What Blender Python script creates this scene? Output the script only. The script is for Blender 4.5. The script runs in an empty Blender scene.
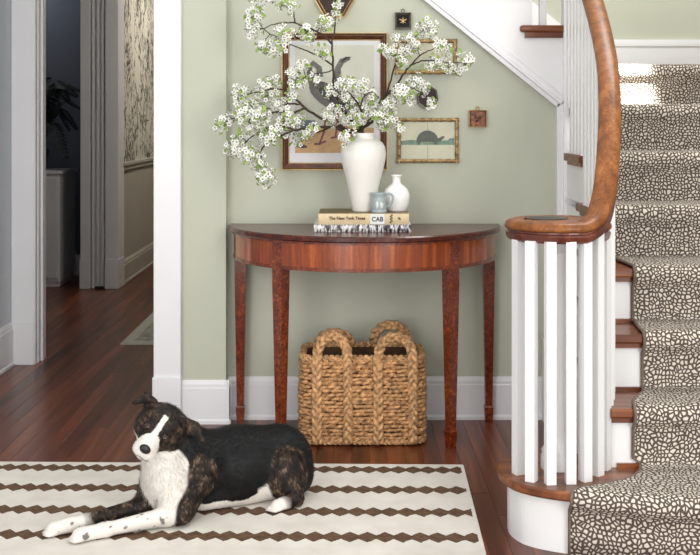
import bpy, bmesh, math, random
import numpy as np
from mathutils import Vector, Matrix, noise as mnoise

random.seed(7)
rng = np.random.default_rng(7)
PI = math.pi
S = bpy.context.scene
COL = S.collection

# ------------------------------------------------------------------ camera
cam_d = bpy.data.cameras.new('camera')
cam = bpy.data.objects.new('camera', cam_d)
COL.objects.link(cam)
cam.location = (0, 0, 1.2)
cam.rotation_euler = (PI / 2, 0, 0)
cam_d.sensor_width = 36.0
cam_d.lens = 36.0 * 1150 / 700
cam_d.shift_y = -(277.5 - 121) / 700
cam_d.clip_end = 60
S.camera = cam

# ------------------------------------------------------------------ world, lights, exposure
w = bpy.data.worlds.new('World')
S.world = w
w.use_nodes = True
bgn = w.node_tree.nodes['Background']
bgn.inputs[0].default_value = (1.0, 0.985, 0.96, 1)
bgn.inputs[1].default_value = 0.80

def area(name, loc, target, sx, sy, power, color=(1, 1, 1)):
    l = bpy.data.lights.new(name, 'AREA')
    l.shape = 'RECTANGLE'
    l.size = sx
    l.size_y = sy
    l.energy = power
    l.color = color
    o = bpy.data.objects.new(name, l)
    COL.objects.link(o)
    o.location = loc
    o.rotation_euler = (Vector(target) - Vector(loc)).to_track_quat('-Z', 'Y').to_euler()
    return o

area('window_daylight_left', (-1.6, -0.8, 1.55), (-0.2, 4.4, 0.6), 1.4, 2.3, 48, (1.0, 0.98, 0.95))
area('window_daylight_right', (1.9, -0.4, 1.55), (0.1, 4.4, 0.6), 1.4, 2.3, 52, (1.0, 0.98, 0.94))
area('stair_window_daylight', (1.5, 4.3, 3.6), (1.1, 4.6, 0.6), 0.9, 0.9, 28, (1.0, 0.98, 0.95))
area('hall_fill_light', (-0.75, 9.3, 2.5), (-1.7, 9.2, 1.0), 0.5, 0.5, 14, (1.0, 0.95, 0.88))  # unseen fill light added to brighten the wallpaper hall
area('passage_fill_light', (-0.7, 7.0, 2.6), (-1.3, 7.2, 0.0), 0.5, 0.5, 8, (1.0, 0.95, 0.88))  # added fill for the dim passage, not a real fixture
area('dark_room_fill_light', (-2.7, 8.55, 2.5), (-2.4, 8.9, 1.0), 0.3, 0.3, 3, (0.9, 0.95, 1.0))  # weak cool fill added to lift the slate walls

sp = bpy.data.lights.new('stair_sunbeam', 'SPOT')
sp.energy = 4000
sp.spot_size = math.radians(7)
sp.spot_blend = 0.55
sp.shadow_soft_size = 0.03
so = bpy.data.objects.new('stair_sunbeam', sp)
COL.objects.link(so)
so.location = (0.55, 3.2, 3.6)
so.rotation_euler = (Vector((1.15, 4.97, 1.33)) - Vector(so.location)).to_track_quat('-Z', 'Y').to_euler()

S.view_settings.view_transform = 'Standard'
S.view_settings.look = 'None'
S.view_settings.gamma = 1.0
S.view_settings.use_curve_mapping = False
S.view_settings.exposure = 0.64

# ------------------------------------------------------------------ helpers
def lin(c):
    out = []
    for v in c:
        v = v / 255.0
        out.append(v / 12.92 if v <= 0.04045 else ((v + 0.055) / 1.055) ** 2.4)
    return (*out, 1.0)

MATS = {}
def new_mat(name):
    m = bpy.data.materials.new(name)
    m.use_nodes = True
    MATS[name] = m
    return m, m.node_tree.nodes, m.node_tree.links, m.node_tree.nodes['Principled BSDF']

def N(nodes, t, **kw):
    n = nodes.new(t)
    for k, v in kw.items():
        setattr(n, k, v)
    return n

def math_n(nodes, links, op, a, b=None, clamp=False):
    n = nodes.new('ShaderNodeMath')
    n.operation = op
    n.use_clamp = clamp
    for i, v in enumerate((a, b)):
        if v is None:
            continue
        if isinstance(v, (int, float)):
            n.inputs[i].default_value = v
        else:
            links.new(v, n.inputs[i])
    return n.outputs[0]

def ramp(nodes, links, fac, stops):
    r = nodes.new('ShaderNodeValToRGB')
    els = r.color_ramp.elements
    while len(els) < len(stops):
        els.new(0.5)
    for e, (p, c) in zip(els, stops):
        e.position = p
        e.color = c
    links.new(fac, r.inputs[0])
    return r.outputs[0]

def plain(name, c, rough=0.5, var=0.05, scale=8.0, spec=0.5, bump=0.0, bscale=60, metal=0.0, coat=0.0):
    m, n, l, b = new_mat(name)
    tc = N(n, 'ShaderNodeTexCoord')
    nz = N(n, 'ShaderNodeTexNoise')
    nz.inputs['Scale'].default_value = scale
    nz.inputs['Detail'].default_value = 4
    l.new(tc.outputs['Object'], nz.inputs['Vector'])
    c = lin(c)
    lo = tuple(max(0, v * (1 - var)) for v in c[:3]) + (1,)
    hi = tuple(min(1, v * (1 + var)) for v in c[:3]) + (1,)
    l.new(ramp(n, l, nz.outputs['Fac'], [(0.32, lo), (0.68, hi)]), b.inputs['Base Color'])
    b.inputs['Roughness'].default_value = rough
    b.inputs['Specular IOR Level'].default_value = spec
    b.inputs['Metallic'].default_value = metal
    b.inputs['Coat Weight'].default_value = coat
    b.inputs['Coat Roughness'].default_value = 0.1
    if bump:
        n2 = N(n, 'ShaderNodeTexNoise')
        n2.inputs['Scale'].default_value = bscale
        n2.inputs['Detail'].default_value = 3
        l.new(tc.outputs['Object'], n2.inputs['Vector'])
        bp = N(n, 'ShaderNodeBump')
        bp.inputs['Strength'].default_value = bump
        bp.inputs['Distance'].default_value = 0.004
        l.new(n2.outputs['Fac'], bp.inputs['Height'])
        l.new(bp.outputs[0], b.inputs['Normal'])
    return m

def wood(name, dark, mid, light, axis='Z', scale=14, stretch=0.06, rough=0.3, coat=0.3, rand=0.0, burl=0.0, pos='Object', spec=0.5):
    """streaky grain running along `axis`; burl adds blotchy figure"""
    m, n, l, b = new_mat(name)
    if pos == 'World':
        g = N(n, 'ShaderNodeNewGeometry')
        src = g.outputs['Position']
    else:
        tc = N(n, 'ShaderNodeTexCoord')
        src = tc.outputs['Object']
    mp = N(n, 'ShaderNodeMapping')
    sc = {'X': (stretch, 1, 1), 'Y': (1, stretch, 1), 'Z': (1, 1, stretch)}[axis]
    mp.inputs['Scale'].default_value = sc
    l.new(src, mp.inputs['Vector'])
    vec = mp.outputs[0]
    oi = N(n, 'ShaderNodeObjectInfo')
    if rand:
        cx = N(n, 'ShaderNodeCombineXYZ')
        r10 = math_n(n, l, 'MULTIPLY', oi.outputs['Random'], 37.0)
        l.new(r10, cx.inputs[0])
        l.new(r10, cx.inputs[1])
        ad = N(n, 'ShaderNodeVectorMath', operation='ADD')
        l.new(vec, ad.inputs[0])
        l.new(cx.outputs[0], ad.inputs[1])
        vec = ad.outputs[0]
    nz = N(n, 'ShaderNodeTexNoise')
    nz.inputs['Scale'].default_value = scale
    nz.inputs['Detail'].default_value = 7
    nz.inputs['Roughness'].default_value = 0.62
    nz.inputs['Distortion'].default_value = 0.6
    l.new(vec, nz.inputs['Vector'])
    fac = nz.outputs['Fac']
    if burl:
        nb = N(n, 'ShaderNodeTexNoise')
        nb.inputs['Scale'].default_value = 70
        nb.inputs['Detail'].default_value = 5
        nb.inputs['Distortion'].default_value = 1.5
        l.new(src, nb.inputs['Vector'])
        mx = N(n, 'ShaderNodeMix')
        mx.inputs[0].default_value = burl
        l.new(fac, mx.inputs[2])
        l.new(nb.outputs['Fac'], mx.inputs[3])
        fac = mx.outputs[0]
    if rand:
        off = math_n(n, l, 'MULTIPLY', math_n(n, l, 'SUBTRACT', oi.outputs['Random'], 0.5), rand)
        fac = math_n(n, l, 'ADD', fac, off)
    col = ramp(n, l, fac, [(0.28, lin(dark)), (0.5, lin(mid)), (0.74, lin(light))])
    l.new(col, b.inputs['Base Color'])
    b.inputs['Roughness'].default_value = rough
    b.inputs['Coat Weight'].default_value = coat
    b.inputs['Coat Roughness'].default_value = 0.12
    b.inputs['Specular IOR Level'].default_value = spec
    bp = N(n, 'ShaderNodeBump')
    bp.inputs['Strength'].default_value = 0.12
    bp.inputs['Distance'].default_value = 0.002
    l.new(fac, bp.inputs['Height'])
    l.new(bp.outputs[0], b.inputs['Normal'])
    return m

ORG = {}

class MB:
    """collects shapes in world coordinates"""
    def __init__(s):
        s.v = []
        s.f = []
        s.sm = []
    def add(s, vs, fs, smooth=False):
        o = len(s.v)
        s.v += [tuple(v) for v in vs]
        s.f += [tuple(i + o for i in f) for f in fs]
        s.sm += [smooth] * len(fs)
        return s
    def box(s, x0, x1, y0, y1, z0, z1, b=0.0):
        if b <= 0:
            vs = [(x, y, z) for z in (z0, z1) for y in (y0, y1) for x in (x0, x1)]
            fs = [(0, 2, 3, 1), (4, 5, 7, 6), (0, 1, 5, 4), (2, 6, 7, 3), (0, 4, 6, 2), (1, 3, 7, 5)]
            return s.add(vs, fs)
        bm = bmesh.new()
        bmesh.ops.create_cube(bm, size=1.0)
        for v in bm.verts:
            v.co = Vector(((x0 + x1) / 2 + v.co.x * (x1 - x0), (y0 + y1) / 2 + v.co.y * (y1 - y0), (z0 + z1) / 2 + v.co.z * (z1 - z0)))
        bmesh.ops.bevel(bm, geom=bm.edges[:], offset=b, segments=2, affect='EDGES', profile=0.5)
        return s.frombm(bm)
    def frombm(s, bm, smooth=False):
        bm.verts.index_update()
        vs = [v.co[:] for v in bm.verts]
        fs = [[v.index for v in f.verts] for f in bm.faces]
        bm.free()
        return s.add(vs, fs, smooth)
    def prism(s, poly, axis, a0, a1):
        """poly: 2D outline; axis the extrusion axis. X: (y,z)  Y: (x,z)  Z: (x,y)"""
        n = len(poly)
        def mk(p, a):
            return {'X': (a, p[0], p[1]), 'Y': (p[0], a, p[1]), 'Z': (p[0], p[1], a)}[axis]
        vs = [mk(p, a0) for p in poly] + [mk(p, a1) for p in poly]
        fs = [tuple(range(n)), tuple(range(2 * n - 1, n - 1, -1))]
        fs += [(i, n + i, n + (i + 1) % n, (i + 1) % n) for i in range(n)]
        return s.add(vs, fs)
    def lathe(s, prof, c, seg=32, smooth=True, axis='Z', fn=None):
        vs = []
        for (r, h) in prof:
            for k in range(seg):
                a = 2 * PI * k / seg
                rr = r * (fn(a, h) if fn else 1)
                x, y = rr * math.cos(a), rr * math.sin(a)
                vs.append({'Z': (c[0] + x, c[1] + y, c[2] + h), 'Y': (c[0] + x, c[1] + h, c[2] + y), 'X': (c[0] + h, c[1] + x, c[2] + y)}[axis])
        fs = []
        for i in range(len(prof) - 1):
            for k in range(seg):
                k2 = (k + 1) % seg
                fs.append((i * seg + k, i * seg + k2, (i + 1) * seg + k2, (i + 1) * seg + k))
        s.add(vs, fs, smooth)
        s.add(vs[:seg], [tuple(range(seg - 1, -1, -1))])
        s.add(vs[-seg:], [tuple(range(seg))])
        return s
    def tube(s, pts, rad, seg=8, smooth=True, caps=True):
        pts = [Vector(p) for p in pts]
        n = len(pts)
        if isinstance(rad, (int, float)):
            rad = [rad] * n
        t0 = (pts[1] - pts[0]).normalized()
        up = Vector((0, 0, 1)) if abs(t0.z) < 0.9 else Vector((1, 0, 0))
        u = t0.cross(up).normalized()
        vs = []
        for i in range(n):
            t = (pts[min(i + 1, n - 1)] - pts[max(i - 1, 0)]).normalized()
            u = (u - t * u.dot(t)).normalized()
            v = t.cross(u)
            for k in range(seg):
                a = 2 * PI * k / seg
                vs.append(pts[i] + (u * math.cos(a) + v * math.sin(a)) * rad[i])
        fs = []
        for i in range(n - 1):
            for k in range(seg):
                k2 = (k + 1) % seg
                fs.append((i * seg + k, i * seg + k2, (i + 1) * seg + k2, (i + 1) * seg + k))
        if caps:
            fs.append(tuple(range(seg - 1, -1, -1)))
            fs.append(tuple((n - 1) * seg + k for k in range(seg)))
        return s.add(vs, fs, smooth)
    def sweep(s, pts, frames, prof, smooth=False, closed=False):
        """prof (a,b) along frame axes (U,W) at each point"""
        n, m = len(pts), len(prof)
        vs = []
        for p, (U, W) in zip(pts, frames):
            for a, b in prof:
                vs.append(Vector(p) + U * a + W * b)
        fs = []
        for i in range(n - (0 if closed else 1)):
            j = (i + 1) % n
            for k in range(m):
                k2 = (k + 1) % m
                fs.append((i * m + k, i * m + k2, j * m + k2, j * m + k))
        if not closed:
            fs.append(tuple(range(m - 1, -1, -1)))
            fs.append(tuple((n - 1) * m + k for k in range(m)))
        return s.add(vs, fs, smooth)
    def blob(s, c, U, V, W, a, b, d, seg=8, rings=5):
        """ellipsoid with axes U,V,W and radii a,b,d"""
        c = Vector(c)
        vs = [c - U * a]
        for i in range(1, rings):
            th = PI * i / rings
            for k in range(seg):
                ph = 2 * PI * k / seg
                vs.append(c - U * a * math.cos(th) + (V * b * math.cos(ph) + W * d * math.sin(ph)) * math.sin(th))
        vs.append(c + U * a)
        fs = []
        for k in range(seg):
            fs.append((0, 1 + (k + 1) % seg, 1 + k))
            for i in range(rings - 2):
                p, q = 1 + i * seg + k, 1 + i * seg + (k + 1) % seg
                fs.append((p, q, q + seg, p + seg))
            e = 1 + (rings - 2) * seg
            fs.append((e + k, e + (k + 1) % seg, len(vs) - 1))
        return s.add(vs, fs, True)
    def build(s, name, mat, parent=None, org=None, fix=True):
        me = bpy.data.meshes.new(name)
        if parent is not None:
            o_ = ORG[parent.name]
        else:
            o_ = Vector(org) if org is not None else Vector((0, 0, 0))
        ox, oy, oz = o_
        me.from_pydata([(x - ox, y - oy, z - oz) for x, y, z in s.v], [], s.f)
        me.polygons.foreach_set('use_smooth', s.sm)
        if fix:
            bm = bmesh.new()
            bm.from_mesh(me)
            bmesh.ops.recalc_face_normals(bm, faces=bm.faces[:])
            bm.to_mesh(me)
            bm.free()
        me.materials.append(MATS[mat] if isinstance(mat, str) else mat)
        ob = bpy.data.objects.new(name, me)
        COL.objects.link(ob)
        if parent is not None:
            ob.parent = parent
        else:
            ob.location = o_
        ORG[ob.name] = Vector(o_)
        return ob

def thing(name, label, cat, loc, group=None):
    o = bpy.data.objects.new(name, None)
    COL.objects.link(o)
    o.location = loc
    o.empty_display_size = 0.1
    ORG[o.name] = Vector(loc)
    return tag(o, label, cat, group)

def tag(o, label, cat, group=None):
    o['label'] = label
    o['category'] = cat
    if group:
        o['group'] = group
    return o

def struct(o, label=None, cat=None):
    o['kind'] = 'structure'
    if label:
        o['label'] = label
        o['category'] = cat
    return o

F = 1150.0
def at(px, py, Y):
    return Vector(((px - 350) / F * Y, Y, 1.2 - (py - 121) / F * Y))

# ------------------------------------------------------------------ materials
plain('white_paint', (228, 228, 229), 0.35, 0.015, 3)
plain('trim_white', (226, 226, 229), 0.32, 0.015, 4)
plain('sage', (185, 188, 172), 0.6, 0.02, 2.5)
plain('pale_blue_wall', (208, 214, 221), 0.6, 0.02, 2.5)
plain('slate_wall', (92, 97, 108), 0.6, 0.03, 2.5)
plain('greige_wall', (176, 170, 156), 0.55, 0.03, 2.5)
plain('ceiling_white', (235, 235, 232), 0.7, 0.01, 3)
plain('subfloor', (30, 16, 10), 0.8, 0.1, 6)
wood('floor_wood', (54, 23, 11), (94, 46, 25), (134, 74, 44), 'Y', 16, 0.05, 0.34, 0.12, rand=0.16, pos='World', spec=0.35)
wood('tread_wood', (66, 29, 10), (112, 58, 26), (156, 94, 52), 'X', 22, 0.08, 0.38, 0.1)
wood('rail_wood', (66, 32, 11), (128, 74, 32), (172, 112, 58), 'Z', 26, 0.3, 0.42, 0.06, burl=0.35, spec=0.35)
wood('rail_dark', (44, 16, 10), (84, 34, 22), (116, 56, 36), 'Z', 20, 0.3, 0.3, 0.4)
wood('veneer', (70, 24, 6), (142, 62, 18), (198, 108, 40), 'Z', 26, 0.05, 0.22, 0.35, burl=0.12)
wood('burl', (30, 9, 4), (104, 38, 12), (172, 84, 32), 'Z', 22, 0.4, 0.24, 0.35, burl=0.7)
wood('top_burl', (28, 8, 4), (70, 24, 11), (122, 52, 24), 'X', 14, 0.5, 0.26, 0.15, burl=0.6, spec=0.35)
wood('frame_brown', (48, 22, 10), (84, 44, 20), (118, 68, 34), 'Z', 20, 0.2, 0.3, 0.3, burl=0.3)
plain('gold', (204, 172, 122), 0.36, 0.18, 60, metal=0.75)
plain('gilt_bamboo', (154, 128, 86), 0.4, 0.45, 50, metal=0.45)
plain('antique_silver', (112, 108, 96), 0.4, 0.3, 60, metal=0.6)
plain('ceramic_white', (236, 233, 228), 0.4, 0.012, 10, bump=0.06, bscale=30)
plain('porcelain_white', (242, 242, 241), 0.3, 0.01, 10)
plain('stoneware_blue', (158, 170, 172), 0.45, 0.08, 40)
plain('relief_white', (214, 220, 216), 0.5, 0.05, 40)
plain('mat_board', (238, 238, 242), 0.7, 0.01, 10)
plain('print_paper', (222, 222, 206), 0.7, 0.05, 9)
plain('print_aged', (212, 210, 186), 0.7, 0.08, 12)
plain('print_sand', (206, 164, 108), 0.7, 0.15, 25)
plain('print_grey', (104, 100, 94), 0.7, 0.3, 90)
plain('print_black', (38, 35, 32), 0.7, 0.2, 60)
plain('print_red', (138, 38, 32), 0.7, 0.1, 40)
plain('print_slate', (110, 122, 134), 0.7, 0.2, 40)
plain('print_green', (112, 142, 118), 0.7, 0.3, 40)
plain('print_turtle', (84, 90, 82), 0.7, 0.35, 90)
plain('print_sage', (186, 198, 160), 0.7, 0.2, 30)
plain('velvet_black', (20, 16, 14), 0.8, 0.2, 30)
plain('mirror_dark', (44, 20, 14), 0.45, 0.5, 30, spec=0.3)
plain('copper_tile', (104, 58, 32), 0.35, 0.9, 90, metal=0.3)
plain('brass_ring', (170, 136, 92), 0.35, 0.2, 40, metal=0.8)
plain('book_cloth', (214, 194, 158), 0.7, 0.05, 60)
plain('book_cover', (118, 98, 66), 0.55, 0.12, 30)
plain('page_edge', (226, 220, 204), 0.8, 0.05, 120)
plain('label_white', (222, 228, 226), 0.6, 0.02, 30)
plain('ink_brown', (74, 52, 36), 0.6, 0.1, 30)
plain('ink_navy', (36, 42, 56), 0.6, 0.1, 30)
plain('branch_bark', (58, 44, 34), 0.75, 0.3, 60)
plain('petal', (242, 243, 235), 0.6, 0.02, 30)
plain('anther', (58, 36, 30), 0.7, 0.2, 30)
plain('leaf_green', (136, 160, 78), 0.55, 0.25, 25)
plain('fern_green', (20, 27, 20), 0.6, 0.3, 25)
plain('pot_dark', (60, 58, 56), 0.5, 0.1, 20)
plain('seagrass', (184, 140, 96), 0.7, 0.6, 60, bump=0.5, bscale=160)
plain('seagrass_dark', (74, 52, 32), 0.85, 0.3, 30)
plain('braid_grass', (192, 150, 106), 0.65, 0.5, 60, bump=0.5, bscale=160)
plain('runner_binding', (112, 96, 86), 0.9, 0.15, 60)
plain('eye_dark', (30, 17, 11), 0.08, 0.2, 40)
plain('eye_brown', (56, 33, 19), 0.08, 0.3, 90)
plain('nose_black', (24, 23, 25), 0.35, 0.2, 200, bump=0.3, bscale=400)
plain('dark_metal', (30, 26, 24), 0.4, 0.1, 20)
plain('hole_dark', (18, 12, 9), 0.8, 0.1, 20)
plain('inset_wood', (30, 19, 14), 0.35, 0.2, 30)

def mat_glass():
    m, n, l, b = new_mat('picture_glass')
    out = n['Material Output']
    tr = N(n, 'ShaderNodeBsdfTransparent')
    gl = N(n, 'ShaderNodeBsdfGlossy')
    gl.inputs['Roughness'].default_value = 0.03
    fr = N(n, 'ShaderNodeFresnel')
    fr.inputs[0].default_value = 1.4
    mx = N(n, 'ShaderNodeMixShader')
    l.new(fr.outputs[0], mx.inputs[0])
    l.new(tr.outputs[0], mx.inputs[1])
    l.new(gl.outputs[0], mx.inputs[2])
    l.new(mx.outputs[0], out.inputs[0])
mat_glass()

def mat_runner():
    m, n, l, b = new_mat('runner_spots')
    tc = N(n, 'ShaderNodeTexCoord')
    nz = N(n, 'ShaderNodeTexNoise')
    nz.inputs['Scale'].default_value = 14
    mxv = N(n, 'ShaderNodeMix', data_type='VECTOR')
    mxv.inputs[0].default_value = 0.035
    l.new(tc.outputs['UV'], nz.inputs['Vector'])
    l.new(tc.outputs['UV'], mxv.inputs[4])
    l.new(nz.outputs['Color'], mxv.inputs[5])
    vo = N(n, 'ShaderNodeTexVoronoi', feature='DISTANCE_TO_EDGE', voronoi_dimensions='2D')
    vo.inputs['Scale'].default_value = 82
    vo.inputs['Randomness'].default_value = 0.85
    l.new(mxv.outputs[1], vo.inputs['Vector'])
    fac = vo.outputs['Distance']
    col = ramp(n, l, fac, [(0.17, lin((88, 77, 71))), (0.25, lin((214, 207, 194)))])
    l.new(col, b.inputs['Base Color'])
    b.inputs['Roughness'].default_value = 0.95
    b.inputs['Specular IOR Level'].default_value = 0.15
    bp = N(n, 'ShaderNodeBump')
    bp.inputs['Strength'].default_value = 0.4
    bp.inputs['Distance'].default_value = 0.003
    l.new(fac, bp.inputs['Height'])
    l.new(bp.outputs[0], b.inputs['Normal'])
mat_runner()

def mat_rug():
    m, n, l, b = new_mat('rug_flatweave')
    tc = N(n, 'ShaderNodeTexCoord')
    nz = N(n, 'ShaderNodeTexNoise')
    nz.inputs['Scale'].default_value = 60
    nz.inputs['Detail'].default_value = 2
    l.new(tc.outputs['Object'], nz.inputs['Vector'])
    sx = N(n, 'ShaderNodeSeparateXYZ')
    l.new(tc.outputs['Object'], sx.inputs[0])
    M = lambda op, a, c=None, cl=False: math_n(n, l, op, a, c, cl)
    P = 0.2125
    jit = M('MULTIPLY', M('SUBTRACT', nz.outputs['Fac'], 0.5), 0.008)
    x = M('ADD', sx.outputs[0], M('MULTIPLY', jit, 0.5))
    y = M('ADD', M('MULTIPLY', sx.outputs[1], -1.0), jit)          # metres in from the back edge
    t = M('FRACT', M('ADD', M('DIVIDE', M('SUBTRACT', y, 0.067), P), 0.5))
    row = M('FLOOR', M('ADD', M('DIVIDE', M('SUBTRACT', y, 0.067), P), 0.5))
    dy = M('MULTIPLY', M('SUBTRACT', t, 0.5), P)                   # signed distance to the stripe's centre line
    shift = M('MULTIPLY', row, 0.017)
    per = 0.0505
    def h(xx):
        f = M('FRACT', M('DIVIDE', xx, per))
        tri = M('SUBTRACT', 1.0, M('MULTIPLY', M('ABSOLUTE', M('SUBTRACT', f, 0.5)), 2.0))
        return M('ADD', 0.015, M('MULTIPLY', tri, 0.027))
    xs = M('ADD', x, shift)
    lean = M('MULTIPLY', M('SUBTRACT', M('MULTIPLY', x, -1.0), 0.55), 0.022)
    lean = M('MINIMUM', M('MAXIMUM', lean, 0.0), 0.017)
    up = M('LESS_THAN', dy, h(M('ADD', xs, lean)))
    dn = M('GREATER_THAN', dy, M('MULTIPLY', h(M('SUBTRACT', xs, lean)), -1.0))
    inside = M('MULTIPLY', up, dn)
    edge = M('LESS_THAN', x, -0.012)
    first = M('GREATER_THAN', row, -0.5)
    mask = M('MULTIPLY', M('MULTIPLY', inside, edge), first)
    wv = N(n, 'ShaderNodeTexNoise')
    wv.inputs['Scale'].default_value = 9
    wv.inputs['Detail'].default_value = 6
    l.new(tc.outputs['Object'], wv.inputs['Vector'])
    cream = ramp(n, l, wv.outputs['Fac'], [(0.3, lin((204, 198, 189))), (0.7, lin((218, 213, 205)))])
    brown = ramp(n, l, nz.outputs['Fac'], [(0.3, lin((84, 64, 50))), (0.7, lin((106, 84, 66)))])
    mx = N(n, 'ShaderNodeMix', data_type='RGBA')
    l.new(mask, mx.inputs[0])
    l.new(cream, mx.inputs[6])
    l.new(brown, mx.inputs[7])
    l.new(mx.outputs[2], b.inputs['Base Color'])
    b.inputs['Roughness'].default_value = 0.95
    b.inputs['Specular IOR Level'].default_value = 0.1
    bn = N(n, 'ShaderNodeTexNoise')
    bn.inputs['Scale'].default_value = 350
    l.new(tc.outputs['Object'], bn.inputs['Vector'])
    bp = N(n, 'ShaderNodeBump')
    bp.inputs['Strength'].default_value = 0.5
    bp.inputs['Distance'].default_value = 0.002
    l.new(bn.outputs['Fac'], bp.inputs['Height'])
    l.new(bp.outputs[0], b.inputs['Normal'])
mat_rug()

def mat_wallpaper():
    m, n, l, b = new_mat('wallpaper')
    g = N(n, 'ShaderNodeTexCoord')
    mp = N(n, 'ShaderNodeMapping')
    mp.inputs['Scale'].default_value = (1, 1.0, 0.5)
    l.new(g.outputs['Object'], mp.inputs['Vector'])
    # winding stems
    nz = N(n, 'ShaderNodeTexNoise')
    nz.inputs['Scale'].default_value = 5.0
    nz.inputs['Detail'].default_value = 3
    nz.inputs['Distortion'].default_value = 0.8
    l.new(mp.outputs[0], nz.inputs['Vector'])
    stem = math_n(n, l, 'LESS_THAN', math_n(n, l, 'ABSOLUTE', math_n(n, l, 'SUBTRACT', nz.outputs['Fac'], 0.5)), 0.012)
    # leaves and birds
    n2 = N(n, 'ShaderNodeTexNoise')
    n2.inputs['Scale'].default_value = 26
    n2.inputs['Detail'].default_value = 5
    n2.inputs['Distortion'].default_value = 1.6
    l.new(mp.outputs[0], n2.inputs['Vector'])
    leaf = math_n(n, l, 'GREATER_THAN', n2.outputs['Fac'], 0.545)
    n3 = N(n, 'ShaderNodeTexNoise')
    n3.inputs['Scale'].default_value = 4.0
    l.new(mp.outputs[0], n3.inputs['Vector'])
    zone = math_n(n, l, 'GREATER_THAN', n3.outputs['Fac'], 0.38)
    mask = math_n(n, l, 'MAXIMUM', stem, math_n(n, l, 'MULTIPLY', leaf, zone))
    mx = N(n, 'ShaderNodeMix', data_type='RGBA')
    l.new(mask, mx.inputs[0])
    mx.inputs[6].default_value = lin((216, 211, 196))
    mx.inputs[7].default_value = lin((52, 44, 38))
    l.new(mx.outputs[2], b.inputs['Base Color'])
    b.inputs['Roughness'].default_value = 0.35
mat_wallpaper()

def mat_book_graphic():
    m, n, l, b = new_mat('book_graphic')
    tc = N(n, 'ShaderNodeTexCoord')
    mp = N(n, 'ShaderNodeMapping')
    mp.inputs['Scale'].default_value = (1, 1, 0.35)
    l.new(tc.outputs['Object'], mp.inputs['Vector'])
    nz = N(n, 'ShaderNodeTexNoise')
    nz.inputs['Scale'].default_value = 110
    nz.inputs['Detail'].default_value = 2
    l.new(mp.outputs[0], nz.inputs['Vector'])
    col = ramp(n, l, nz.outputs['Fac'], [(0.40, lin((46, 42, 48))), (0.5, lin((150, 146, 152))), (0.58, lin((226, 224, 224)))])
    l.new(col, b.inputs['Base Color'])
    b.inputs['Roughness'].default_value = 0.4
mat_book_graphic()

def mat_fur(name):
    m, n, l, b = new_mat(name)
    a = N(n, 'ShaderNodeAttribute')
    a.attribute_name = 'coat'
    l.new(a.outputs['Color'], b.inputs['Base Color'])
    b.inputs['Roughness'].default_value = 0.55
    b.inputs['Specular IOR Level'].default_value = 0.25
mat_fur('dog_coat')

# ------------------------------------------------------------------ floor with planks
fl = MB().box(-3.6, 2.2, 0.3, 11.2, -0.08, -0.022).build('floor', 'subfloor')
struct(fl)
bm = bmesh.new()
bmesh.ops.create_cube(bm, size=1.0)
bmesh.ops.bevel(bm, geom=[e for e in bm.edges if e.verts[0].co.z > 0.4 and e.verts[1].co.z > 0.4], offset=0.010, segments=1, affect='EDGES')
plank_me = bpy.data.meshes.new('plank')
bm.to_mesh(plank_me)
bm.free()
plank_me.materials.append(MATS['floor_wood'])
PW = 0.0635
def lay(x, ya, yb, lens):
    y = ya - random.uniform(0, lens)
    while y < yb:
        L = random.uniform(0.75, 1.25) * lens
        a, b_ = max(y, ya), min(y + L, yb)
        if b_ - a > 0.05:
            o = bpy.data.objects.new('plank', plank_me)
            COL.objects.link(o)
            o.parent = fl
            o.location = (x + PW / 2, (a + b_) / 2, -0.011)
            o.scale = (PW - 0.0009, b_ - a - 0.0009, 0.022)
        y += L
x = -3.55
while x < 1.95:
    if x < -1.75:
        lay(x, 5.6, 9.6, 3.2)
    elif x < -0.62:
        lay(x, 1.9, 11.1, 3.4)
    else:
        lay(x, 1.9, 4.66, 2.4)
    x += PW

# ------------------------------------------------------------------ walls
WB = 4.64
# diagonal string line on the back wall
def diag(x):
    return 1.264 + (0.829 - x) * 0.803
o = MB().prism([(-0.493, 0), (0.9, 0), (0.9, diag(0.9) + 0.05), (-0.493, diag(-0.493) + 0.05)], 'Y', WB, WB + 0.05).build('wall_back', 'sage')
struct(o)
o = MB().box(-0.70, -0.493, 4.57, WB + 0.06, 0, 2.75).build('wall_back_left', 'sage')
struct(o)
def base_profile(h, t):
    return [(0, 0), (t + 0.006, 0), (t + 0.006, 0.012), (t, 0.02), (t, h - 0.032), (t - 0.004, h - 0.028), (t - 0.004, h - 0.016), (t * 0.35, h), (0, h)]
def baseboard(name, p0, p1, nrm, h=0.17, t=0.018, mat='trim_white'):
    p0, p1, nrm = Vector(p0), Vector(p1), Vector(nrm)
    fr = (nrm, Vector((0, 0, 1)))
    ob = MB().sweep([p0, p1], [fr, fr], base_profile(h, t)).build(name, mat)
    return struct(ob)
baseboard('baseboard_back', (-0.493, WB, 0), (0.83, WB, 0), (0, -1, 0))
baseboard('baseboard_back_left', (-0.668, 4.57, 0), (-0.479, 4.57, 0), (0, -1, 0), 0.172, 0.016)
baseboard('baseboard_return', (-0.493, 4.555, 0), (-0.493, WB, 0), (1, 0, 0), 0.17, 0.014)
# cased end of the wall
c1 = MB()
c1.box(-0.775, -0.668, 4.535, 4.76, 0, 2.75, 0.003)
ob = c1.build('trim_1', 'trim_white')
struct(ob)
MB().box(-0.779, -0.666, 4.526, 4.765, 0, 0.19, 0.003).build('plinth_block', 'trim_white', ob)
# understairs corner board and corner post
ob = MB().box(0.829, 0.856, 4.60, WB, 0, 1.27, 0.002).build('trim_2', 'trim_white')
struct(ob)

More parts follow.
